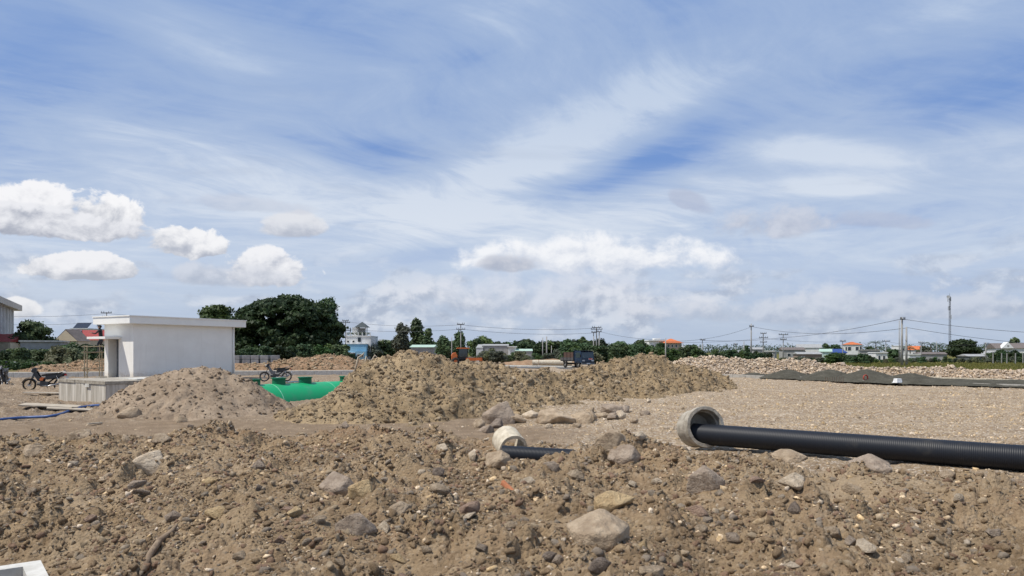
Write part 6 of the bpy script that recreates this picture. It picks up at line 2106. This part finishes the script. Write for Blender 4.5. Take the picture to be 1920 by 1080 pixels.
def houses():
    # left side
    ang = math.atan2(35, -18.2)
    r = empty('apartment_block', (-62, 85, 0), ang, 'tall cream block with deep eaves above the red-roofed house', 'building')
    Lb, Hb = 34.0, 8.2
    MB().box(0, Lb, 0, 12, -0.3, Hb).build('wall', M_WALLW, r)
    MB().box(-1, Lb + 1.0, -1.1, 13, Hb, Hb + 0.85).build('roof', M_CREAM2, r)
    for i in range(11):
        x = 0.6 + i * 3.0
        MB().box(x, x + 0.5, -0.45, 0.0, 0, Hb).build('fin', M_WALLW, r)
        for z in (1.2, 4.6):
            f = MB().box(x + 1.2, x + 2.2, -0.06, 0.01, z, z + 2.6).build('window', M_GREYW, r)
            MB().box(x + 1.3, x + 2.1, -0.075, -0.02, z + .1, z + 2.5).build('pane', M_GLASS, f)
    r = house('house', 'small cream house with red sheet roof at the hedge', -50, 18, 641, 96, 7, M_CREAM, 'side', 625, M_REDT, ((0.85, 0.35, 0.7, 0.8), (0.55, 0.35, 0.7, 0.8)), over=0.2)
    MB().prism([(2.35, -0.3), (2.65, -0.3), (2.65, 7.2), (2.35, 7.2)], 0, 3.1).build('end_wall', M_CREAM, r)
    house('shed', 'low grey concrete shed with flat roof before the round tree', 44, 110, 641, 88, 5, M_GREYW, 'flat', wins=[(f, 0.62, 0.25, 0.25) for f in (0.12, 0.37, 0.65, 0.87)], rmat=M_CREAM2, cat='shed', over=0.25, rz=0.4)
    house('gable_building', 'cream building showing a plain gable wall', 99, 149, 640, 108, 2.5, M_CREAM, 'front', 617, M_BROWNT, cat='building', over=0.1, rz=-0.15)
    r = house('white_building', 'white building carrying dark solar panels on its roof', 134, 165, 617, 150, 8, M_WALLW, 'flat', wins=((0.3, 0.7, 1.0, 0.9), (0.7, 0.7, 1.0, 0.9)), cat='building')
    p = MB()
    p.add([(-1.5, 0.2, 5.5), (1.4, 0.2, 5.5), (1.4, 1.8, 6.6), (-1.5, 1.8, 6.6), (-1.5, 0.2, 5.4), (1.4, 0.2, 5.4), (1.4, 1.8, 6.5), (-1.5, 1.8, 6.5)], [(0, 1, 2, 3), (7, 6, 5, 4), (0, 4, 5, 1), (1, 5, 6, 2), (2, 6, 7, 3), (3, 7, 4, 0)])
    Hh = CAMZ + (HOR - 617) / F * 150 + 0.2
    for v_i, v_ in enumerate(p.v):
        p.v[v_i] = (v_[0], v_[1], v_[2] - 5.4 + Hh + 0.15)
    p.build('solar_panel', pm('solar_glass', (0.015, 0.02, 0.035), rough=0.2, spec=0.6), r)
    r = house('house', 'house with bright white gable end and red sheet roof behind the hut', 152, 260, 638, 116, 8, M_CREAM, 'side', 618, M_REDT, over=0.1, rz=0.35)
    MB().prism([(-4.95, -0.4), (-4.55, -0.4), (-4.55, 8.4), (-4.95, 8.4)], 0, 5.5).build('end_wall', M_WALLW, r)
    # white barrier above the kerb
    a = at(-40, 683, 70)
    n = None
    for i in range(9):
        p = at(-30 + i * 15, 680, 72.0)
        z = float(ground([p.x], [p.y])[0])
        if n is None:
            n = MB().box(0, 0.74, -0.1, 0.1, 0, 0.52).build('barrier_block', M_WALLW, bevel=0.02)
            o = n
        else:
            o = bpy.data.objects.new('barrier_block', n.data)
            COL.objects.link(o)
        o.location = (p.x, p.y, z)
        tag(o, 'white barrier block in the row before the dark hedge', 'barrier', 'white barrier blocks')
    # blue house with roof pavilion
    Y = 150.0
    r = house('pavilion_house', 'white and sky blue house with a pavilion on its roof terrace', 649, 695, 631, Y, 8, M_WALLW, 'flat', wins=((0.08, 0.80, .5, .5), (0.30, 0.80, .5, .5)), cat='house', over=0.1)
    k = Y / F
    W = 46 * k
    H = CAMZ + 29 * k + 0.2
    MB().box(-0.1, 0.5, -0.08, 0.02, H - 1.1, H - 0.2).build('dark_opening', M_GLASS, r)
    MB().box(-W / 2 - .05, W / 2 - 0.55, -1.6, 0.0, 0, H - 1.55).build('blue_front', M_BLUEW, r)
    MB().box(-W / 2 - .1, W / 2 - 0.5, -1.7, -0.02, H - 1.55, H - 1.45).build('ledge', M_WALLW, r)
    MB().box(-W / 2 - .1, -0.1, -3.0, -1.6, H - 3.4, H - 3.25).build('porch_roof', M_WALLW, r)
    MB().box(-0.1, W / 2 - .45, -2.6, -1.6, 0, H - 3.0).build('blue_wing', M_BLUEW, r)
    f = MB().box(0.25, 1.6, -2.66, -2.58, 0.9, H - 3.5).build('window', M_WALLW, r)
    for i in range(3):
        MB().box(0.32 + i * .42, 0.68 + i * .42, -2.68, -2.62, 1.0, H - 3.6).build('pane', M_GLASS, f)
    MB().box(-W / 2 + .8, -0.15, -3.2, -3.0, 0.8, 1.6).build('red_panel', pm('dark_red', (0.12, 0.02, 0.025)), r)
    rail = MB()
    for i in range(7):
        x = -W / 2 + 0.1 + i * (W - 0.2) / 6
        MB().box(x - .08, x + .08, -.1, .06, H + .18, H + .85).build('terrace_post', M_WALLW, r)
        if i < 6:
            pl = MB()
            v, f_ = leaf_cloud([(x + 0.4, 0.1, H + .62, .38, .25, .28)], 60, 0.09, np.random.default_rng(i))
            pl.add(v, f_)
            pl.build('potted_plant', LEAF['mid'], r)
    tx = W / 2 - 1.95
    for sx in (-.8, .8):
        for sy in (0.5, 2.1):
            MB().box(tx + sx - .07, tx + sx + .07, sy - .07, sy + .07, H + .18, H + 1.9).build('pavilion_post', M_WALLW, r)
    MB().box(tx - .55, tx + .6, 1.2, 2.0, H + .18, H + 1.75).build('stair_head', M_GREYW, r)
    MB().add([(tx - 1.35, -.1, H + 1.9), (tx + 1.35, -.1, H + 1.9), (tx + 1.35, 2.6, H + 1.9), (tx - 1.35, 2.6, H + 1.9), (tx, 1.25, H + 3.05)], [(0, 1, 4), (1, 2, 4), (2, 3, 4), (3, 0, 4), (3, 2, 1, 0)]).build('pavilion_roof', M_DARKT, r)
    MB().box(-W / 2 + .9, tx - .85, 1.5, 3.0, H + .18, H + 1.9).build('roof_room', M_WALLW, r)
    MB().tube([(-W / 2 + .75, .4, H + .18), (-W / 2 + .75, .4, H + 1.8)], .09, 8).build('flue', M_GLASS, r)
    # stepped white house
    r = house('stepped_house', 'small stepped white house right of the blue house', 702, 722, 654, 185, 8, M_WALLW, 'flat', wins=((.3, .8, .9, .6), (.7, .8, .9, .6)))
    for x0, x1, z0, z1 in ((-1.0, 1.3, 2.75, 4.2), (-0.4, 1.1, 4.2, 5.1), (1.4, 2.6, 0, 3.2)):
        MB().box(x0, x1, 0.6, 6, z0, z1).build('upper_storey', M_WALLW, r)
    MB().box(-0.6, 0.9, .55, .62, 3.2, 3.7).build('window', M_GLASS, r)
    house('green_shed', 'long shed with pale green sheet roof behind the clay heap', 770, 812, 651, 120, 7, M_GREYW, 'side', 646, M_GREENR, ((.75, .3, 1.2, 1.0),), cat='shed', over=0.2)
    house('warehouse', 'grey warehouse with white end wall and low sheet roof', 904, 953, 648, 140, 12, M_GREYW, 'side', 644.5, M_GREYT, ((0.2, .35, 1.0, .7), (.75, .35, 1.0, .7)), cat='warehouse', over=0.1)
    r = house('warehouse_wing', 'white wing standing before the left end of the grey warehouse', 893, 905, 653, 138, 9, M_WALLW, 'mono', 646, M_GREYT, cat='warehouse', over=0.05, door=(0.7, 0.5, 1.8))
    house('annex', 'small white annex at the right end of the grey warehouse', 953, 968, 651, 139, 7, M_WALLW, 'flat', wins=((.7, .6, .5, .5),), cat='building')
    house('low_shed', 'low shed with grey green roof right of the warehouse', 966, 998, 658, 138, 6, M_GREYW, 'side', 654, M_GREENR, cat='shed', over=0.1)
    house('white_block', 'distant white block between the tall bare poles', 1018, 1046, 645, 230, 10, M_WALLW, 'flat', wins=[(f, z, 1.2, 1.0) for f in (.15, .5, .85) for z in (.45, .8)], cat='building')
    house('far_house', 'far house with pale sheet roof between two round trees', 1062, 1080, 650, 230, 8, M_GREYW, 'side', 646, M_GREYT)
    house('far_house', 'reddish far house behind the triple poles', 1106, 1130, 652, 240, 8, pm('pink_wall', (.42, .30, .27)), 'side', 648, M_GREYT, ((.3, .7, .9, .9), (.7, .7, .9, .9)))
    r = house('white_house', 'white house with flat roof joined to the orange-roofed house', 1217, 1251, 639, 200, 9, M_WALLW, 'flat', wins=((.2, .7, .8, .8), (.8, .75, .8, .8)))
    MB().box(-.6, 1.0, 2, 5, CAMZ + 21 * 200 / F + .2, CAMZ + 26 * 200 / F + .2).build('roof_room', M_WALLW, r)
    house('orange_roof_house', 'two storey house with a vivid orange roof', 1249, 1278, 643, 196, 8, pm('salmon_wall', (.50, .38, .30)), 'hip', 634.5, M_TILE, ((.15, .82, .6, .9), (.4, .82, .6, .9), (.65, .82, .6, .9), (.9, .82, .5, .9)), over=.5)
    house('long_shed', 'long grey roofed shed right of the orange-roofed house', 1270, 1312, 652, 215, 10, M_GREYW, 'side', 648, M_GREYT, cat='shed')
    # right cluster
    cl = [
        ('shed', 'open shed with white roof behind the thicket', 1371, 1390, 661, 150, 5, M_GREYW, 'mono', 658, M_GREYT, ()),
        ('house', 'pale grey house left of the three-armed pole', 1414, 1432, 655, 170, 7, M_GREYW, 'side', 651, M_GREYT, ((.4, .6, .8, .8),)),
        ('house', 'white topped house under the crossed wires', 1431, 1452, 659, 165, 7, M_GREYW, 'flat', None, M_WALLW, ((.7, .6, .7, .9),)),
        ('house', 'long grey walled house with brown roof among the sheds', 1468, 1508, 656, 185, 8, M_GREYW, 'side', 651, M_BROWNT, ((.3, .5, .9, .8), (.7, .5, .9, .8))),
        ('house', 'upper grey house behind the brown-roofed sheds', 1496, 1538, 652, 220, 9, M_WALLW, 'side', 645, M_GREYT, ((.3, .6, .9, .8),)),
        ('shed', 'low brown shed before the upper grey house', 1498, 1540, 664, 150, 6, pm('brown_wall', (.27, .21, .17)), 'side', 660, M_GREYT, ((.2, .5, .7, .7),)),
        ('house', 'mint coloured house next to the blue shed', 1538, 1558, 660, 160, 6, M_MINT, 'mono', 655, M_GREENR, ((.5, .5, .6, .6),)),
        ('shed', 'shed clad in deep blue sheets', 1559, 1586, 662, 165, 6, M_BLUEP, 'mono', 655, M_BLUEP, ()),
        ('house', 'white house with orange hip roof among the village houses', 1584, 1615, 646, 205, 9, M_WALLW, 'hip', 640.5, M_TILE, ((.12, .72, .5, 1.1), (.3, .72, .9, 1.1), (.72, .72, .9, 1.1), (.92, .7, .6, 1.6))),
        ('shed', 'long low shed with white roof edge behind bushes', 1572, 1618, 665, 155, 6, M_GREYW, 'flat', None, M_WALLW, ((.5, .5, .7, .7),)),
        ('house', 'grey flat-roofed house with white lean-to', 1614, 1648, 657, 165, 8, M_GREYW, 'flat', None, M_GREYW, ((.25, .5, .9, .8), (.75, .5, .9, .8))),
        ('house', 'white porch house with blue grey columns', 1643, 1663, 662, 150, 7, M_WALLW, 'flat', None, M_WALLW, ((.3, .45, .5, 1.0), (.7, .45, .5, 1.0))),
        ('house', 'white house with stepped parapet left of the paired poles', 1664, 1690, 660, 200, 8, M_WALLW, 'flat', None, M_WALLW, ((.2, .7, .6, .8), (.5, .7, .6, .8))),
        ('house', 'narrow tall white house behind the paired poles', 1688, 1700, 649, 210, 8, M_WALLW, 'flat', None, M_WALLW, ((.5, .75, .6, .8),)),
        ('house', 'long house with orange roof right of the paired poles', 1706, 1734, 656, 195, 8, M_WALLW, 'side', 648.5, M_TILE, ((.3, .6, .7, .7),)),
        ('shed', 'white fronted shed below the long orange roof', 1706, 1725, 665, 150, 5, M_WALLW, 'flat', None, M_WALLW, ((.5, .35, 1.4, .6),)),
        ('shed', 'long grey wall and roof left of the lattice mast', 1728, 1772, 664, 160, 7, M_GREYW, 'side', 660, M_BROWNT, ()),
        ('shed', 'low dark shed with white end right of the domed tree', 1818, 1848, 668, 150, 6, pm('dark_wall', (.12, .13, .13)), 'side', 664, M_GREYT, ()),
        ('shed', 'grey roofed shed beside the white gabled house', 1846, 1876, 665, 165, 7, M_GREYW, 'side', 658, M_GREYT, ()),
    ]
    for i, a in enumerate(cl):
        house(a[0], a[1], a[2], a[3], a[4], a[5], a[6], a[7], a[8], a[9], a[10], a[11], cat='shed' if a[0] == 'shed' else 'house', over=0.2, rz=[-0.35, -0.2, -0.4, -0.25][i % 4])
    Y = 170.0
    r = house('gabled_house', 'white house with brown roof and a white front gable', 1873, 1935, 653, Y, 8, M_WALLW, 'side', 643, M_BROWNT, ((.2, .45, .8, 1.1), (.42, .45, .8, 1.1), (.75, .45, .8, 1.1)), over=0.25, rz=-0.3)
    H = CAMZ + 7 * Y / F + .2
    MB().yprism([(-3.0, H), (-0.55, H), (-1.75, H + 1.45)], -0.9, 2.0).build('front_gable', M_WALLW, r)
    MB().box(-1.9, -1.55, -.93, -.88, H + .35, H + .75).build('gable_vent', M_GREYW, r)


houses()


# ------------------------------------------------------------------ poles, cables, mast
M_POLE = pm('pole_concrete', (0.34, 0.33, 0.315), (0.26, 0.255, 0.24), scale=2, rough=0.9)
M_ARM = pm('arm_steel', (0.10, 0.105, 0.115), rough=0.7)


def pole(px, ytop, Y, label, arms=(), z0=-0.1, r=0.105, group=None, pxb=None):
    t = at(px, ytop, Y)
    root = empty('utility_pole', (t.x, Y, z0), 0, label, 'pole', group)
    H = t.z - z0
    MB().tube([(0, 0, -0.3), (0, 0, H)], [r, r * 0.68], 9).build('shaft', M_POLE, root, smooth=True)
    for (dz, w) in arms:
        a = MB().box(-w, w, -0.06 - r, -r + 0.02, H - dz - .06, H - dz + .06).build('cross_arm', M_ARM, root)
        for s in (-1, -0.5, 0.5, 1):
            MB().tube([(s * w * .92, -r - .02, H - dz + .06), (s * w * .92, -r - .02, H - dz + .28)], [.05, .035], 6).build('insulator', M_ARM, a)
    return root


def cable(pts, label, sag=0.5, r=0.022):
    P = []
    pts = [at(*p) for p in pts]
    for a, b in zip(pts[:-1], pts[1:]):
        for k in range(14):
            t = k / 14
            q = a.lerp(b, t)
            q.z -= sag * 4 * t * (1 - t)
            P.append(q)
    P.append(pts[-1])
    o = MB().tube(P, r, 5).build('power_cable', M_ARM, smooth=True)
    tag(o, label, 'cable')


def lines():
    pole(200, 585, 125, 'pole with cross-arms rising behind the hut roof', ((.15, .9), (.9, .7)))
    pole(648, 600, 140, 'pole with stacked cross-arms beside the blue house', ((.15, .6), (.5, .9), (2.0, 1.1)))
    pole(864, 607, 118, 'pole with two cross-arms behind the orange roller', ((.1, .6), (.9, .7)))
    pole(847, 632, 112, 'thin bare pole left of the orange roller', (), r=.08)
    pole(1017.5, 633, 140, 'left of two bare concrete poles before the white block', (), r=.11)
    pole(1025, 631, 138, 'stouter bare concrete pole before the white block', (), r=.15)
    pole(1034, 648, 135, 'short bare pole right of the stouter bare pole', (), r=.08)
    pole(1118.5, 613, 128, 'tallest pole of the triple group right of the truck', ((.1, .8), (.4, 1.0)), r=.14)
    pole(1113, 622, 126, 'left outer pole of the triple group', ((.1, .4),), r=.12)
    pole(1123.5, 621, 126, 'right outer pole of the triple group', ((.1, .4),), r=.13)
    pole(1248, 634, 112, 'single bare pole in front of the orange-roofed house', (), r=.11)
    pole(1198, 651, 120, 'short bare pole in the thicket left of the white house', (), r=.08)
    pole(1317, 636, 140, 'pole with one cross-arm rising from the thicket', ((.15, .5),))
    pole(1347, 654, 130, 'short bare pole in the thicket', (), r=.08)
    pole(1379, 643, 150, 'short pole with one arm by the open white shed', ((.3, .4),), r=.09)
    pole(1395, 640, 140, 'bare pole left of the tall far pole', (), r=.11)
    pole(1408.5, 607, 132, 'tall far pole holding the long sagging cables', ((.5, .4),), r=.15)
    pole(1431, 624, 150, 'pole with three cross-arms and a transformer', ((.15, .6), (1.0, .9), (1.9, .7)), r=.14)
    pole(1468.5, 626, 142, 'two-armed pole right of the transformer pole', ((.15, .9), (1.1, .6)))
    pole(1580, 637, 150, 'slim pole in front of the orange hip-roofed house', ((.3, .6),), r=.1)
    pole(1661, 637, 150, 'slim pole beside the white porch house', ((.3, .8),), r=.1)
    pole(1727, 640, 150, 'slim pole below the long orange roof', ((.3, .6),), r=.1)
    pole(1848.5, 642, 145, 'stout pole right of the domed tree', ((.3, .5),), r=.16)
    pole(1756, 640, 160, 'curved lamp pole left of the lattice mast', (), r=.08)
    pole(1691, 595, 90, 'tallest of the paired poles behind the rubble bank', ((.25, .3),), r=.17)
    pole(1699.5, 613, 92, 'shorter of the paired poles behind the rubble bank', (), r=.15)
    pole(1686, 601, 110, 'thin pole close behind the paired poles', (), r=.08)
    for px, a in ((1875, 655), (1902, 655), (1916, 659)):
        pass
    cable(((-80, 588, 122), (200, 588, 125), (648, 603, 140), (864, 609, 118), (1118.5, 615, 128)), 'upper power cable running past the hut roof to the triple poles', 0.5)
    cable(((-80, 604, 122), (200, 603, 125), (648, 616, 140), (864, 617, 118), (1118.5, 624, 128)), 'lower power cable running past the hut roof to the triple poles', 0.5)
    cable(((1118.5, 620, 128), (1248, 637, 112)), 'cable falling from the triple poles to the single bare pole', 0.4)
    cable(((1248, 640, 112), (1408.5, 613, 132)), 'cable rising from the single bare pole to the tall far pole', 0.7)
    cable(((1317, 638, 140), (1468.5, 633, 142), (1691, 598, 90)), 'long cable climbing to the top of the tallest paired pole', 0.35, 0.028)
    cable(((1408.5, 612, 132), (1699.5, 615, 92)), 'long sagging cable from the tall far pole to the shorter paired pole', 1.0, 0.028)
    cable(((1691, 598, 90), (1980, 626, 84)), 'upper cable leaving the tallest paired pole past the mast', 0.25, 0.024)
    cable(((1699.5, 614, 92), (1980, 648, 96)), 'lower cable leaving the shorter paired pole past the mast', 0.25, 0.024)
    cable(((1248, 642, 112), (1431, 634, 150), (1580, 641, 150), (1661, 640, 150), (1727, 644, 150), (1848.5, 645, 145)), 'thin cable strung low along the village poles', 0.3, 0.02)
    # lattice mast
    Y = 290.0
    t = at(1780.5, 556, Y)
    root = empty('lattice_mast', (t.x, Y, -0.3), 0, 'tall lattice antenna mast beside the wide domed tree', 'mast')
    H = t.z + 0.3
    R0, R1 = 0.48, 0.30
    leg = [(math.cos(a), math.sin(a)) for a in (math.radians(90), math.radians(210), math.radians(330))]
    for (cx, cy) in leg:
        MB().tube([(cx * R0, cy * R0, 0), (cx * R1, cy * R1, H)], 0.07, 6).build('leg', M_ARM, root)
    n = 24
    br = MB()
    for i in range(n):
        z0_, z1_ = H * i / n, H * (i + 1) / n
        ra, rb = R0 + (R1 - R0) * i / n, R0 + (R1 - R0) * (i + 1) / n
        for k in range(3):
            a, b = leg[k], leg[(k + 1) % 3]
            br.tube([(a[0] * ra, a[1] * ra, z0_), (b[0] * rb, b[1] * rb, z1_)], 0.045, 4)
            br.tube([(a[0] * rb, a[1] * rb, z1_), (b[0] * rb, b[1] * rb, z1_)], 0.04, 4)
    br.build('bracing', M_ARM, root)
    for k, (z, a) in enumerate(((H - 1.0, 0.3), (H - 1.2, 2.4), (H - 1.1, 4.4), (H - 4.5, 1.0), (H - 4.6, 3.3), (H - 8.0, 5.2))):
        x, y = math.cos(a) * 0.6, math.sin(a) * 0.6
        MB().box(x - .10, x + .10, y - .08, y + .08, z - 0.8, z + 0.8).build('antenna_panel', pm('antenna_grey', (.42, .43, .44)), root)
        MB().tube([(0, 0, z), (x, y, z)], .05, 5).build('bracket', M_ARM, root)
    MB().lathe([(0.0, 0.0), (0.55, 0.12), (0.6, 0.3), (0.0, 0.25)], (-0.9, -0.6, H - 0.2), (-.5, -1, 0), 18, False).build('dish', pm('antenna_grey', (.42, .43, .44)), root)
    MB().tube([(0, 0, H), (0, 0, H + 1.2)], .05, 5).build('lightning_rod', M_ARM, root)
    # fence posts at the right of the field
    st = None
    for i, px in enumerate((1888, 1904, 1918, 1862, 1878)):
        p = at(px, 680, 105 + i)
        if st is None:
            st = MB().box(-.05, .05, -.05, .05, -.2, 1.6).build('fence_post', M_POLE)
            o = st
        else:
            o = bpy.data.objects.new('fence_post', st.data)
            COL.objects.link(o)
        o.location = (p.x, p.y, 0)
        tag(o, 'thin concrete fence post at the far edge of the grass field', 'fence post', 'fence posts of the grass field')


lines()
print('objects', len(bpy.data.objects))
